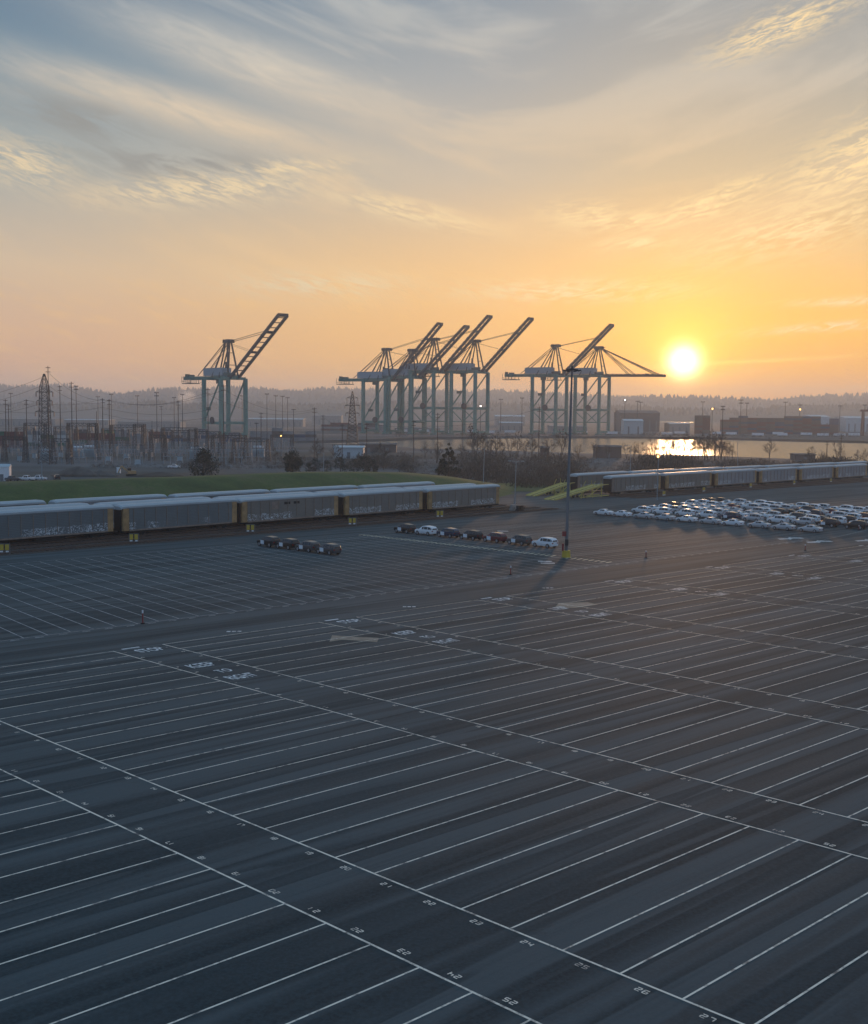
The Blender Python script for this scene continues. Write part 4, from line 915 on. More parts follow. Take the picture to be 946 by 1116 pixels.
def pylon(px, ty, Y, w0, w1, arms, label, t=.28):
    X = atY(px, 460, Y).x; z0 = gz(Y); H = hgt(px, ty, Y) - z0
    r = empty('lattice_pylon', (X, Y, z0), label=label, cat='pylon'); b = MB(); lattice(b, 0, 0, 0, H * .86, w0, w1, 13, t); lattice(b, 0, 0, H * .86, H, w1, .5, 3, t * .8); b.build('lattice_tower', M['steel'], r)
    for f, aw in arms:
        b = MB(); z = H * f; b.bar((-aw, 0, z), (aw, 0, z), t, t); b.bar((-aw, 0, z), (0, 0, z + 2), t * .6, t * .6); b.bar((aw, 0, z), (0, 0, z + 2), t * .6, t * .6); am = b.build('crossarm', M['steel'], r)
        for s_ in (-1, 1): b = MB(); b.bar((s_ * aw, 0, z), (s_ * aw, 0, z - 2.2), .3, n=6); b.build('insulator', M['insul'], am)
    return r, X, Y, z0, H
P1_ = pylon(49, 407.5, 570, 5.4, 3.4, ((.80, 3.9), (.58, 4.4), (.70, 3.6)), 'tall steel lattice pylon at left rising above the hills')
P2_ = pylon(384, 426.5, 900, 8.5, 2.4, ((.88, 4.0), (.74, 5.5), (.60, 5.0)), 'hazy lattice pylon left of the clustered cranes', .42)
def gantry(px0, px1, ty, by_, label, spire=False):
    a = at(px0, by_); c = at(px1, by_); Y = (a.y + c.y) / 2; z0 = gz(Y); H = hgt(px0, ty, Y) - z0; xa, xc = atY(px0, by_, Y).x, atY(px1, by_, Y).x
    r = empty('substation_gantry', ((xa + xc) / 2, Y, z0), label=label, cat='gantry', group='steel gantries of the substation'); hw = (xc - xa) / 2
    for s_ in (-1, 1):
        b = MB(); lattice(b, s_ * hw, 0, 0, H, 2.6, 1.1, 8, .2)
        if spire and s_ > 0: b.bar((s_ * hw, 0, H), (s_ * hw, 0, H + 6), .22, .22)
        b.build('column', M['steel'], r)
    b = MB(); n = max(4, int(hw)); 
    for dz in (0, -1.5):
        for dy_ in (-.5, .5): b.bar((-hw, dy_, H + dz), (hw, dy_, H + dz), .22, .22)
    for k in range(n): x0, x1 = -hw + 2 * hw * k / n, -hw + 2 * hw * (k + 1) / n; b.bar((x0, -.5, H - 1.5), (x1, -.5, H), .14, .14); b.bar((x0, .5, H), (x1, .5, H - 1.5), .14, .14)
    bm = b.build('lattice_beam', M['steel'], r)
    for k in range(3): x = -hw + hw * (k + .5) * 2 / 3; b = MB(); b.bar((x, 0, H - 1.5), (x, 0, H - 4.2), .26, n=6); b.build('insulator', M['insul'], bm)
    return r
gan = [(28, 50, 461, 497, False), (75, 106, 461, 501, True), (97, 106, 462, 492, True), (122, 156, 463, 498, False), (147, 158, 462, 494, False), (178, 214, 466, 500, False), (165, 180, 474, 502, False), (214, 240, 470, 497, True), (232, 268, 474, 500, False), (5, 28, 476, 504, False), (255, 292, 478, 503, False), (58, 76, 478, 506, False)]
gan += [(18, 38, 466, 489, False), (60, 84, 465, 488, True), (112, 134, 467, 488, False), (140, 166, 468, 488, True), (188, 206, 469, 489, False), (206, 226, 468, 488, False), (244, 262, 472, 489, False), (296, 318, 474, 492, False)]
for i, g_ in enumerate(sorted(gan)): gantry(*g_[:4], '%s lattice gantry of the substation counting from the left' % ORD[i], g_[4])
# bus supports, breakers, transformers
def bus_support():
    r = empty('bus_support'); b = MB()
    for x in (-1.6, 1.6): b.bar((x, 0, 0), (x, 0, 3.6), .22, .22)
    b.bar((-2, 0, 3.6), (2, 0, 3.6), .25, .25); b.build('stand', M['galv'], r)
    for x in (-1.6, 0, 1.6): b = MB(); b.bar((x, 0, 3.7), (x, 0, 5.4), .24, n=7, a2=.16); b.build('insulator', M['insul'], r)
    b = MB(); b.bar((-2.4, 0, 5.45), (2.4, 0, 5.45), .14, .14); b.build('busbar', M['galv'], r); return r
def breaker():
    r = empty('circuit_breaker'); b = MB(); b.box(-1.2, 1.2, -.9, .9, .8, 2.6); b.box(-1.4, 1.4, -1, 1, .5, .8)
    for x in (-1.1, 1.1): b.bar((x, 0, 0), (x, 0, .6), .3, .3)
    b.build('tank', M['trafo'], r)
    for x in (-.8, 0, .8): b = MB(); b.bar((x, -.3, 2.6), (x * 1.6, -.7, 4.6), .2, n=7, a2=.12); b.bar((x, .3, 2.6), (x * 1.6, .7, 4.6), .2, n=7, a2=.12); b.build('bushing', M['insul'], r)
    return r
def transformer():
    r = empty('power_transformer'); b = MB(); b.box(-3.2, 3.2, -1.6, 1.6, .5, 4.4); b.box(-3.5, 3.5, -1.9, 1.9, 0, .5); b.build('tank', M['trafo'], r)
    b = MB()
    for k in range(9): x = -2.8 + k * .7; b.box(x - .12, x + .12, -2.6, -1.7, .9, 4.0)
    b.build('radiator', M['trafo'], r)
    b = MB(); b.bar((-3, 1.0, 5.6), (2.4, 1.0, 5.6), .6, n=10); b.bar((-2, 1, 4.4), (-2, 1, 5.2), .2, .2); b.build('oil_tank', M['white'], r)
    for x in (-1.8, 0, 1.8): b = MB(); b.bar((x, -.4, 4.4), (x, -.6, 7.0), .26, n=7, a2=.14); b.build('bushing', M['insul'], r)
    return r
rnd = random.Random(21)
def scatter(proto, cat, spots, lab, group, rzs=None):
    KIDS(proto); [KIDS(k) for k in proto.children]; proto['category'] = cat
    for i, (x, y) in enumerate(spots):
        p = at(x, y); rz = rnd.choice((0, 0, R(90), R(20))) if rzs is None else rzs; lb = lab(i)
        if i == 0: proto.location = p; proto.rotation_euler = (0, 0, rz); proto['label'] = lb; proto['group'] = group
        else: dup(proto, p, rz, lb, group)
sb = []
for (y, x0, x1, n) in ((497, 2, 330, 24), (501.5, 4, 300, 21), (506, 60, 290, 15), (493.5, 30, 300, 18), (490, 10, 320, 20), (487.5, 90, 330, 18)):
    for k in range(n): sb.append((x0 + (x1 - x0) * (k + rnd.uniform(-.2, .2)) / n, y + rnd.uniform(-.6, .6)))
sb = [(x, y) for x, y in sb]
rown = ['in the third row', 'in the second row', 'in the nearest row', 'in the fourth row', 'in the fifth row', 'in the rearmost row']
def sbl(i):
    acc = 0
    for r_i, n in enumerate((24, 21, 15, 18, 20, 18)):
        if i < acc + n: j = i - acc; return 'bus support stand %s of the substation, number %d from the left' % (rown[r_i], j + 1) if j >= 20 else '%s bus support from the left %s of the substation' % (ORD[j], rown[r_i])
        acc += n
scatter(bus_support(), 'bus support', sb, sbl, 'insulated bus supports of the substation')
scatter(breaker(), 'circuit breaker', [(22, 503), (38, 500), (66, 499), (118, 503), (138, 500), (150, 507), (196, 503), (230, 503), (262, 500)], lambda i: '%s boxy circuit breaker from the left in the substation' % ORD[i], 'circuit breakers of the substation')
scatter(transformer(), 'transformer', [(84, 499), (98, 498), (52, 503), (214, 500), (282, 498)], lambda i: ['pale blue transformer below the right gantry of the pylon', 'pale transformer right beside another one mid-left in the substation', 'pale transformer at the foot of the lattice pylon', 'pale transformer just left of the dark pine tree', 'pale transformer between the two dark pines'][i], 'transformers of the substation', 0)
# wires
def wires(pts, r_, label, sag=3.0):
    b = MB()
    for (a, c) in pts:
        a, c = Vector(a), Vector(c); prev = a
        for k in range(1, 11):
            f = k / 10; p = a.lerp(c, f); p.z -= sag * 4 * f * (1 - f); b.bar(prev, p, r_, n=3); prev = p
    o = b.build('power_line', M['cable']); return tag(o, label, 'power line')
def wp(x, y, Y): return tuple(atY(x, y, Y))
wires([(wp(-60, 438, 600), wp(45.5, 411.5, 570)), (wp(-60, 446, 600), wp(44, 421, 570)), (wp(-60, 455, 600), wp(44, 440, 570))], .07, 'power wires running from the lattice pylon off the left frame edge', 2)
wires([(wp(53.5, 407, 570), wp(119, 436, 620)), (wp(54, 421, 570), wp(119, 437, 620)), (wp(119, 436, 620), wp(226.8, 427, 560)), (wp(119, 437.6, 620), wp(243.8, 425, 560))], .07, 'power wires from the lattice pylon to the black poles by the lone crane', 4)
wires([(wp(-30, 434, 660), wp(29, 436, 620)), (wp(-30, 444, 660), wp(112, 444, 640)), (wp(29, 436, 620), wp(112, 434.5, 700)), (wp(112, 444, 640), wp(226, 447, 600)), (wp(112, 451, 640), wp(226, 455, 600))], .07, 'low power wires strung between the wooden poles of the substation', 3)
wires([(wp(243.8, 424, 560), wp(342.6, 446, 640)), (wp(226.8, 430, 560), wp(342.6, 448, 640)), (wp(342.6, 446, 640), wp(399.8, 462, 600)), (wp(399.8, 462, 600), wp(587.6, 445, 640))], .06, 'thin power wires running right from the black poles', 5)
# bare busbars and jumpers mesh the substation
bwr = MB()
for k in range(9):
    y = 492 + k * 1.7; a = at(0, y); c = at(320, y); z = gz(a.y) + 6.0; bwr.bar((a.x, a.y, z), (c.x, c.y, z), .10, .10)
tag(bwr.build('bus_conductors', M['galv']), 'long parallel bus conductors over the substation stands', 'conductors')

# ------------------------------------------------------------------ yard objects at left
p = at(3, 524); r = empty('site_shed', p, R(10), label='white shed at the left frame edge behind the grass bank', cat='shed')
b = MB(); b.box(-2.6, 2.6, -2, 2, 0, 5.0); b.build('walls', M['white'], r); b = MB(); b.quad((-2.8, -2.2, 5.0), (2.8, -2.2, 5.0), (2.8, 0, 5.9), (-2.8, 0, 5.9)); b.quad((-2.8, 0, 5.9), (2.8, 0, 5.9), (2.8, 2.2, 5.0), (-2.8, 2.2, 5.0)); b.quad((-2.8, -2.2, 5), (-2.8, 0, 5.9), (-2.8, 2.2, 5)); b.quad((2.8, -2.2, 5), (2.8, 2.2, 5), (2.8, 0, 5.9)); b.build('roof', M['roofg'], r)
b = MB(); b.box(-.6, .6, -2.05, -1.98, .1, 2.4); b.build('door', M['grey'], r)
def mound(px, py, w_, h, matl, name, label, cat):
    p = at(px, py); rr = random.Random(int(px)); rings = []
    n = 22
    for t, k in ((0, 1.0), (.35, .78), (.7, .45), (.93, .18), (1.0, .04)):
        rings.append([(math.cos(a) * w_ * k * (1 + .18 * math.sin(a * 3 + px)) , math.sin(a) * w_ * .45 * k, h * t + rr.uniform(-.08, .08) * h) for a in [6.283 * j / n for j in range(n)]])
    b = MB(); b.loft(rings); o = b.build(name, matl, loc=(p.x, p.y, p.z - .1), smooth=True); tag(o, label, cat)
mound(86, 519, 9.5, 3.6, M['dirt'], 'gravel_heap', 'grey gravel heap behind the grass bank', 'heap')
mound(110, 519, 6.5, 2.3, M['dirt'], 'gravel_heap', 'lower gravel heap right of the larger grey one', 'heap')
mound(175, 519.5, 10, 1.8, M['leafb'], 'brush_heap', 'long dark brush heap at the edge of the grass bank', 'heap')
p = at(143, 519); r = empty('excavator', p, R(200), label='tan excavator parked behind the grass bank', cat='excavator')
b = MB()
for y in (-1.1, 1.1): b.box(-1.9, 1.9, y - .3, y + .3, 0, .85)
b.build('tracks', M['black'], r); b = MB(); b.box(-1.8, 1.2, -1.2, 1.2, .95, 2.1); b.build('house', M['tan'], r); b = MB(); b.box(.0, 1.3, -1.2, -.2, 2.1, 3.1); b.build('cab', M['glass'], r)
b = MB(); b.bar((1.2, .3, 1.8), (3.6, .3, 4.0), .5, .6); b.bar((3.6, .3, 4.0), (4.9, .3, 1.4), .4, .45); b.build('arm', M['tan'], r); b = MB(); b.box(4.4, 5.4, -.3, .9, .5, 1.4); b.build('bucket', M['grey'], r)
p = at(129.5, 516); b = MB(); b.box(-.7, .7, -.6, .6, .1, 2.2); b.box(-.8, .8, -.7, .7, 2.2, 2.45); b.box(-.45, .45, -.64, -.6, .3, 2.0); tag(b.build('portable_toilet', M['film'], loc=p), 'small white portable toilet on the dirt yard', 'toilet')

# ------------------------------------------------------------------ containers and terminal buildings
def container_mesh(matl):
    b = MB(); L, W_, H = 6.1, 1.22, 2.6
    b.box(-L + .1, L - .1, -W_ + .06, W_ - .06, .1, H - .06)
    for x in (-L + .1, L - .1):
        for y in (-W_ + .09, W_ - .09): b.bar((x, y, 0), (x, y, H), .18, .18)
    for y in (-W_ + .06, W_ - .06):
        b.bar((-L, y, .08), (L, y, .08), .12, .16); b.bar((-L, y, H - .07), (L, y, H - .07), .12, .13)
        for k in range(12): x = -L + .8 + k * .96; b.bar((x, y, .15), (x, y, H - .14), .35, .07)
    for s_ in (-1, 1): b.bar((-L + .02, s_ * .35, .15), (-L + .02, s_ * .35, H - .1), .06, .06)
    return b.mesh('shipping_container', matl)
CM = {n: container_mesh(m_) for n, m_ in CONT}
def stack(px0, px1, Y, cols, colours, where, group, yaw=0.0):
    """columns of containers, cols = list of heights"""
    xa, xb = atY(px0, 460, Y).x, atY(px1, 460, Y).x; n = len(cols); rr = random.Random(int(px0 * 7 + Y)); sx = (xb - xa) / n / 12.3
    for i, h in enumerate(cols):
        for k in range(h):
            cn = rr.choice(colours) if isinstance(colours, (list, tuple)) else colours(i, k, rr)
            o = bpy.data.objects.new('shipping_container', CM[cn]); COL.objects.link(o); o.location = (xa + (i + .5) * (xb - xa) / n, Y + rr.uniform(-.3, .3), GZ + k * 2.61); o.scale = (sx, 1, 1)
            tag(o, '%s container, %s column from the left and %s up, %s' % (cn, ORD[i], ORD[k], where), 'container', group)
stack(-16, 26, 800, (4, 4), lambda i, k, r: 'dark green' if k == 3 and i == 0 else 'rust red', 'at the left edge', 'red stack at the left edge')
stack(30, 74, 830, (4, 5, 4), lambda i, k, r: r.choice(('dark green', 'grey', 'white')) if k > 0 else 'dark green', 'behind the pylon', 'green stack behind the pylon')
stack(80, 156, 900, (4, 3, 4, 4, 3), ('brown', 'grey', 'rust red', 'dark green'), 'behind the gantries', 'stack behind the gantries')
stack(162, 262, 980, (3, 4, 3, 3, 4, 3, 2, 3), ('grey', 'brown', 'navy', 'rust red', 'grey'), 'at the lone crane', 'stack at the foot of the lone crane')
stack(272, 345, 1050, (3, 3, 4, 3, 2, 3), ('brown', 'grey', 'grey', 'navy'), 'right of the lone crane', 'stack right of the lone crane')
stack(350, 420, 1560, (3, 4, 4, 3, 4, 4, 3), ('brown', 'grey', 'rust red'), 'behind the cranes', 'stack behind the clustered cranes')
stack(757, 774, 1560, (9, 9), ('brown', 'rust red'), 'small tower by the sun', 'small container tower near the sun')
stack(785, 914, 1580, (7, 8, 9, 8, 8, 8, 8, 9, 9, 9, 9, 5, 8), ('brown', 'brown', 'rust red', 'navy'), 'in the long right stack', 'long dark container stack across the river')
def shed(px0, px1, ty, Y, depth, wall, roof, label, cat='warehouse', rise=.12, name='warehouse'):
    xa, xb = atY(px0, 460, Y).x, atY(px1, 460, Y).x; H = hgt((px0 + px1) / 2, ty, Y) - gz(Y); hw = (xb - xa) / 2
    r = empty(name, ((xa + xb) / 2, Y, gz(Y)), label=label, cat=cat); he = H * (1 - rise)
    b = MB(); b.box(-hw, hw, 0, depth, 0, he)
    b.quad((-hw, 0, he), (-hw, depth, he), (-hw, depth / 2, H)); b.quad((hw, 0, he), (hw, depth / 2, H), (hw, depth, he)); b.build('walls', M[wall], r)
    b = MB(); e = .6; b.loft([[(-hw - e, -e, he), (-hw - e, depth / 2, H), (-hw - e, depth + e, he), (-hw - e, depth + e, he + .3), (-hw - e, depth / 2, H + .35), (-hw - e, -e, he + .3)], [(hw + e, -e, he), (hw + e, depth / 2, H), (hw + e, depth + e, he), (hw + e, depth + e, he + .3), (hw + e, depth / 2, H + .35), (hw + e, -e, he + .3)]]); b.build('roof', M[roof], r)
    b = MB(); nd_ = max(1, int(hw / 4))
    for k in range(nd_): x = -hw + 2 * hw * (k + .5) / nd_; b.box(x - .9, x + .9, -.06, .0, .1, he * .6)
    b.build('doors', M['grey'], r)
    return r
shed(676, 719, 447.5, 1700, 60, 'roofb', 'roofb', 'big dark warehouse between the lowered-boom crane and the sun')
shed(680, 701, 457, 1480, 22, 'roofg', 'roofg', 'pale low shed in front of the big dark warehouse')
shed(884, 905, 452.5, 1850, 60, 'roofg', 'roofg', 'pale blue grey shed right of the long container stack')
shed(922, 962, 454, 1850, 60, 'roofg', 'roofg', 'pale long shed at the right frame edge')
shed(364, 396, 486.5, 660, 12, 'roofg', 'roofg', 'pale blue long shed below the distant pylon')
shed(392, 432, 483.5, 760, 14, 'roofb', 'roofb', 'low brown-roofed building left of the river glints')
shed(650, 678, 486, 700, 12, 'roofb', 'roofb', 'flat brown roof poking above the brush before the river')
shed(590, 599, 487, 690, 8, 'roofb', 'roofb', 'small dark hut on the brush at the river')
shed(868, 890, 495, 690, 10, 'roofb', 'roofb', 'low dark hut on the bank behind the right train')
for i, (x0, x1, y, Y) in enumerate(((0, 60, 456, 1800), (70, 118, 457, 1900), (128, 196, 459, 1700), (270, 330, 456, 1900), (340, 372, 452, 2200), (540, 572, 452.5, 2300), (430, 480, 466, 1560), (545, 570, 460, 1700), (600, 640, 464, 1600), (730, 752, 461, 1700))):
    shed(x0, x1, y, Y, 40, 'wallb', 'roofg' if i % 2 else 'wallb', '%s low pale warehouse from the left beyond the container yards' % ORD[[0, 1, 2, 3, 4, 6, 5, 7, 8, 9][i]])
# low yard clutter on the far bank: trailers
def trailer():
    r = empty('box_trailer'); b = MB(); b.box(-6.5, 6.5, -1.25, 1.25, 1.1, 4.0); b.box(-6.6, -6.5, -1.2, 1.2, 1.2, 3.9); b.build('box', M['white'], r)
    b = MB(); b.box(-6, 5, -.5, .5, .8, 1.1)
    for x in (-5, -3.8, 3.6):
        for y in (-1, 1): b.bar((x, y - .2, .5), (x, y + .2, .5), .5, n=10)
    b.build('chassis', M['black'], r); return r
tp = trailer(); KIDS(tp); tp['category'] = 'trailer'; rnd = random.Random(33); i = 0
for x in (438, 462, 486, 515, 533, 556, 583, 612, 634, 667, 727, 741, 781, 797, 826, 848, 853, 879, 897, 915, 931):
    Y = rnd.uniform(1400, 1500); X = atY(x, 470, Y).x; lb = 'white box trailer on the far river bank, %s counting from the left' % (ORD[i] if i < 20 else 'twenty-first')
    if i == 0: tp.location = (X, Y, GZ); tp['label'] = lb; tp['group'] = 'trailers on the far river bank'; tp.rotation_euler = (0, 0, .2)
    else: dup(tp, (X, Y, GZ), rnd.uniform(-.6, .6), lb, 'trailers on the far river bank')
    i += 1
# red yard gantry at the right edge
X = atY(948, 460, 1500).x; r = empty('yard_gantry', (X, 1500, GZ), label='red rail-mounted yard gantry at the right frame edge', cat='gantry crane'); H = hgt(942, 447.5, 1500) - GZ
for x in (-9, 9):
    b = MB(); b.bar((x, -4, 0), (x, -1, H), 1.6, 1.6); b.bar((x, 4, 0), (x, 1, H), 1.6, 1.6); b.bar((x, -5, 1), (x, 5, 1), 1.4, 1.4); b.build('leg_frame', CONT[0][1], r)
b = MB(); b.bar((-12, 0, H), (12, 0, H), 2.4, 2.6); b.build('beam', CONT[0][1], r); b = MB(); b.box(-3, 2, -2, 2, H + 1.3, H + 4); b.build('trolley', M['grey'], r)

# ------------------------------------------------------------------ bollards
def bollard(x, y, label, h=1.5):
    p = at(x, y); r = empty('marker_post', p, label=label, cat='marker post', group='red and white marker posts on the lot')
    b = MB(); b.bar((0, 0, 0), (0, 0, h * .78), .075, n=10); b.build('post', M['red'], r); b = MB(); b.bar((0, 0, h * .78), (0, 0, h), .08, n=10); b.build('white_top', M['film'], r)
    b = MB(); b.bar((0, 0, 0), (0, 0, .12), .24, n=12); b.build('foot', M['black'], r)
bollard(155.6, 680, 'red and white marker post by the lane lines at left', 1.5); bollard(556.5, 626.5, 'dark marker post on the lane line below the light mast', 1.3); bollard(704, 608, 'dark marker post on the lane line right of the light mast', 1.2); bollard(877.5, 600, 'red marker post at the painted letters below the car block', 1.1); bollard(936, 578, 'dark marker post at the right end of the car rows', 1.1)

# ------------------------------------------------------------------ vegetation
def bare_tree(seed, H=10.0):
    rr = random.Random(seed); tr = MB(); tw = MB()
    def grow(p, d, L, r, lev):
        q_ = p + d * L; (tr if lev < 1 else tw).bar(p, q_, max(r, .02), n=4 if lev < 1 else 3, a2=max(r * .5, .015))
        if lev >= 4: return
        for k in range(4 if lev < 3 else 3):
            ax = Vector((rr.gauss(0, 1), rr.gauss(0, 1), rr.gauss(0, .7))).normalized()
            nd_ = (d + ax * rr.uniform(.4, .8) + Vector((0, 0, .10))).normalized(); grow(p + d * L * rr.uniform(.35, 1.0), nd_, L * rr.uniform(.45, .68), r * .5, lev + 1)
    forks = rr.choice((1, 2, 2, 3))
    for f in range(forks):
        lean = Vector((rr.uniform(-.22, .22), rr.uniform(-.2, .2), 1)).normalized() if forks > 1 else Vector((rr.uniform(-.05, .05), 0, 1)).normalized()
        hh = H * rr.uniform(.72, .92); tr.bar((0, 0, -.2), lean * hh, H * .014, n=6, a2=H * .003)
        for k in range(int(11 / forks) + 4):
            t = rr.uniform(.22, .97); a = rr.random() * 6.283
            grow(lean * hh * t, Vector((math.cos(a), math.sin(a), rr.uniform(.5, 1.3))).normalized(), H * .26 * (1.15 - t) * rr.uniform(.7, 1.25), H * .006, 1)
    r = empty('bare_tree'); tr.build('trunk', M['bark'], r); tw.build('crown', M['twig'], r); KIDS(r); r['category'] = 'tree'; return r
trees = [bare_tree(s_) for s_ in (3, 8, 15, 27, 41)]
btu = [False] * 5
def put_tree(i, x, y, H, label, group):
    k = i % 5; p = at(x, y); s_ = H / 10.0 * 1.15
    if not btu[k]: btu[k] = True; r = trees[k]; r.location = p; r.scale = (s_, s_, s_); r['label'] = label; r['group'] = group; r.rotation_euler = (0, 0, i)
    else: dup(trees[k], p, i * 1.3, label, group, (s_, s_, s_))
tl = [(650, 500, 10), (662, 500, 8), (690, 502, 10), (712, 500, 12), (721, 501, 12), (731, 500, 16), (740, 501, 12), (754, 500, 16), (761, 500, 13), (768, 501, 15), (775, 500, 12), (783, 500, 14), (790, 502, 12), (798, 503, 9), (580, 501, 14), (541, 500, 15), (593, 500, 10), (463, 500, 9), (476, 505, 12), (503, 500, 9), (514, 498, 15), (519, 502, 19), (526, 498, 14), (533, 500, 12), (547, 499, 9), (556, 498, 12), (563, 500, 15), (572, 499, 10), (600, 500, 12), (611, 501, 17), (630, 500, 9), (683, 500, 9), (697, 501, 11), (706, 500, 8), (716, 501, 10), (727, 500, 13), (735, 502, 14), (744, 500, 14), (750, 503, 12), (757, 501, 14), (765, 502, 10), (771, 500, 16), (779, 502, 17), (786, 501, 16), (794, 503, 11), (838, 503, 13), (884, 505, 10), (898, 507, 8), (914, 506, 12), (934, 507, 8), (942, 508, 9), (366, 507, 11), (346, 505, 12), (262, 505, 8), (300, 506, 8), (418, 512, 12), (392, 508, 8), (409, 507, 9)]
tl.sort()
def nth(i): return ORD[i] if i < 20 else 'number %d' % (i + 1)
for i, (x, y, H) in enumerate(tl): put_tree(i, x, y, H, '%s bare leafless tree, %s from the left along the river brush' % ('tall' if H > 12 else 'small', nth(i)), 'bare trees along the river brush')
def evergreen(x, y, H, Wd, label, cone=False, seed=1, n=2600):
    rr = random.Random(seed); p = at(x, y); r = empty('pine_tree' if not cone else 'fir_tree', p, label=label, cat='tree')
    b = MB(); b.bar((0, 0, 0), (0, 0, H * .8), H * .03, n=7, a2=H * .008)
    for k in range(9): a = rr.random() * 6.28; z = H * rr.uniform(.2, .7); b.bar((0, 0, z), (math.cos(a) * Wd * .35, math.sin(a) * Wd * .35, z + H * .1), H * .01, n=4, a2=H * .004)
    b.build('trunk', M['bark'], r)
    b = MB(); lobes = []
    for k in range(30):
        t = rr.random(); a = rr.random() * 6.28
        if cone: rad = Wd * .5 * (1 - t) * .95; z = H * (.1 + .88 * t); rl__ = Wd * .16 * (1.15 - t); 
        else: z = H * (.10 + .78 * t); rad = Wd * .40 * math.sqrt(max(.05, 1 - (2 * t - .85) ** 2)) * rr.uniform(.5, 1); rl__ = Wd * rr.uniform(.12, .2)
        lobes.append((Vector((math.cos(a) * rad, math.sin(a) * rad, z)), rl__))
    for k in range(n):
        c, rl__ = rr.choice(lobes); d = Vector((rr.gauss(0, 1), rr.gauss(0, 1), rr.gauss(0, .75))).normalized() * rl__ * rr.uniform(.4, 1.15); q_ = c + d
        s_ = H * rr.uniform(.018, .045); u_ = Vector((rr.gauss(0, 1), rr.gauss(0, 1), rr.gauss(0, 1))).normalized(); v_ = u_.cross(Vector((rr.gauss(0, 1), rr.gauss(0, 1), rr.gauss(0, 1)))).normalized()
        b.quad(q_ - u_ * s_, q_ + v_ * s_ * .6, q_ + u_ * s_, q_ - v_ * s_ * .5)
    b.build('crown', M['leafd'], r)
evergreen(222, 519, 10.5, 13, 'dark round pine on the grass bank below the lone crane', seed=4)
evergreen(319, 516.5, 10.0, 9.5, 'dark round pine on the grass bank right of the first one', seed=9)
evergreen(489, 520, 13.5, 9, 'dark conical fir at the right end of the grass bank', True, 12)
for i, (x, y, H, Wd) in enumerate(((344, 515, 6.5, 6.5), (356, 515, 5.5, 6), (371, 516, 7.5, 7), (386, 516, 6.5, 7), (398, 516, 8.5, 7), (407, 517, 7, 5), (336, 515, 4.5, 4))): evergreen(x, y, H, Wd, '%s dark shrubby evergreen from the left behind the bank, right of the pines' % ORD[[1, 2, 3, 4, 5, 6, 0][i]], False, 20 + i, 900)

def thicket(name, region, n, label, hmin, hmax, matl, seed, blades=24, keep=None):
    rr = random.Random(seed); b = MB()
    for k in range(n):
        x = rr.uniform(region[0], region[2]); f = rr.random(); ya = interp(region[1], x); yb = interp(region[3], x); y = ya + (yb - ya) * f
        p = at(x, y); H = rr.uniform(hmin, hmax) * (.7 + .5 * math.sin(x * .05) * math.sin(x * .013 + 2)); 
        for j in range(blades):
            a = rr.random() * 6.283; rad = H * .75 * math.sqrt(rr.random()); z = H * rr.uniform(0, 1) * (1 - .35 * (rad / H)); q_ = p + Vector((math.cos(a) * rad, math.sin(a) * rad, max(0, z) - .1))
            d = Vector((rr.gauss(0, .5), rr.gauss(0, .5), 1)).normalized() * H * rr.uniform(.14, .38); w_ = Vector((rr.gauss(0, 1), rr.gauss(0, .4), rr.gauss(0, .5))).normalized() * H * rr.uniform(.02, .07)
            i0 = len(b.v); b.v += [tuple(q_ - w_), tuple(q_ + w_), tuple(q_ + d)]; b.f.append((i0, i0 + 1, i0 + 2))
    return tag(b.build(name, matl), label, 'brush', kind='stuff')
thicket('river_thicket', (436, [(436, 497), (520, 496), (640, 500), (760, 502), (1000, 509)], 1000, [(436, 516), (490, 521), (545, 531), (600, 534), (640, 531), (760, 522), (1000, 513)]), 4800, 'brown leafless brush between the right train and the river', 2.2, 5.0, M['leafb'], 2)
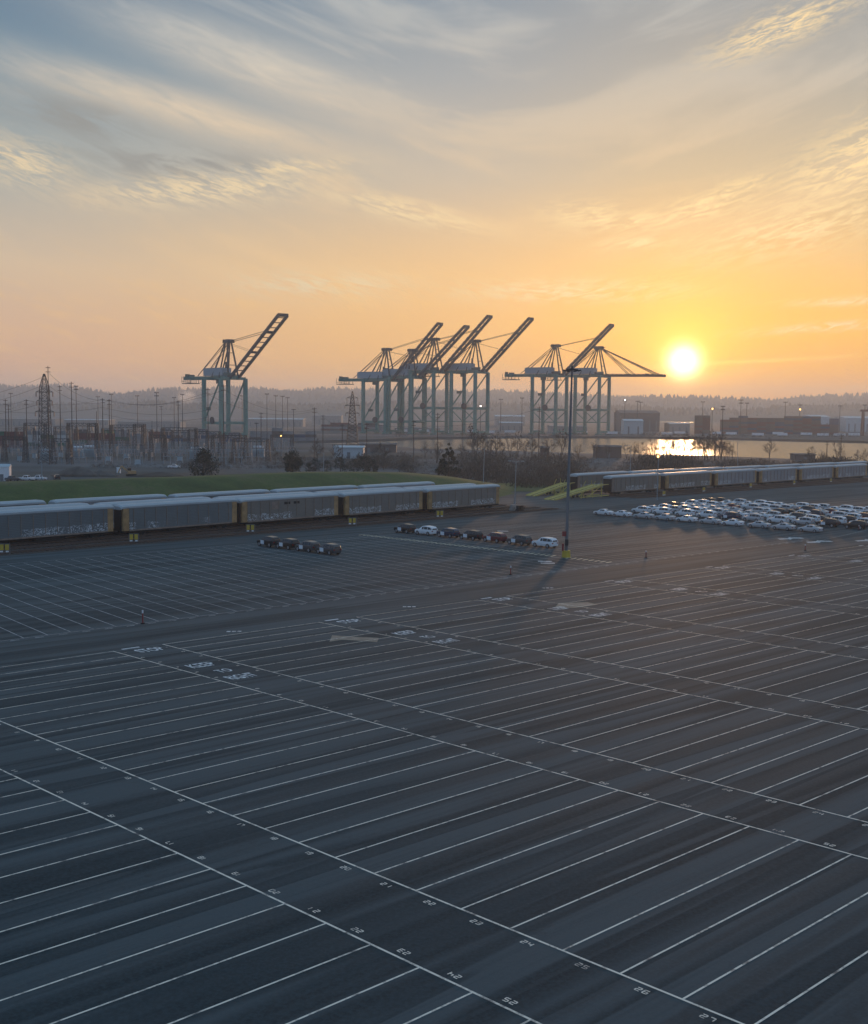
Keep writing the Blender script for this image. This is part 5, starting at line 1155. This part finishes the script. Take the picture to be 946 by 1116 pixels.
thicket('bank_thicket', (250, [(250, 499), (450, 500)], 470, [(250, 511), (330, 511), (400, 511), (470, 515)]), 900, 'low brown brush behind the grass bank', 1.5, 3.2, M['leafb'], 6)
thicket('far_bank_brush', (430, [(430, 474), (946, 474.5)], 1000, [(430, 476.5), (946, 478)]), 900, 'thin scrub along the far river bank', 2.5, 5.0, M['leafb'], 8, 14)

thicket('yard_scrub', (100, [(100, 507), (330, 503), (440, 497)], 440, [(100, 510), (250, 512), (440, 510)]), 800, 'sparse grey scrub in front of the substation', .8, 2.2, M['leafb'], 16)
# steam plume near the lone crane
import bmesh
bm_ = bmesh.new(); bmesh.ops.create_icosphere(bm_, subdivisions=3, radius=1.0)
for v in bm_.verts:
    k = 1 + .22 * math.sin(v.co.x * 5 + 1) * math.sin(v.co.z * 6) + .12 * math.sin(v.co.y * 9 + v.co.z * 7); v.co *= k
me = bpy.data.meshes.new('steam_plume'); bm_.to_mesh(me); bm_.free(); stm = bpy.data.objects.new('steam_plume', me); COL.objects.link(stm)
c0 = atY(203, 432, 2300); stm.location = c0; stm.scale = (24, 20, 17); tag(stm, 'pale steam plume rising left of the lone crane', 'steam', kind='stuff')
mt = bpy.data.materials.new('steam'); mt.use_nodes = True; mt.node_tree.nodes.clear(); n_ = NT(mt.node_tree)
tcn = n_.n('ShaderNodeTexCoord'); nz = n_.noise(tcn.outputs['Object'], 1.8, 4, .6); ln = n_.n('ShaderNodeVectorMath', operation='LENGTH'); n_.set(ln.inputs[0], tcn.outputs['Object'])
dn = n_.m('MULTIPLY', n_.m('MULTIPLY', n_.ss(nz, .35, .65), n_.m('SUBTRACT', 1.0, n_.ss(ln.outputs['Value'], .2, .95))), .10)
pv = n_.n('ShaderNodeVolumePrincipled'); pv.inputs['Color'].default_value = (1, 1, 1, 1); n_.set(pv.inputs['Density'], dn); pv.inputs['Anisotropy'].default_value = .6
om = n_.n('ShaderNodeOutputMaterial'); mt.node_tree.links.new(pv.outputs[0], om.inputs['Volume']); me.materials.append(mt)
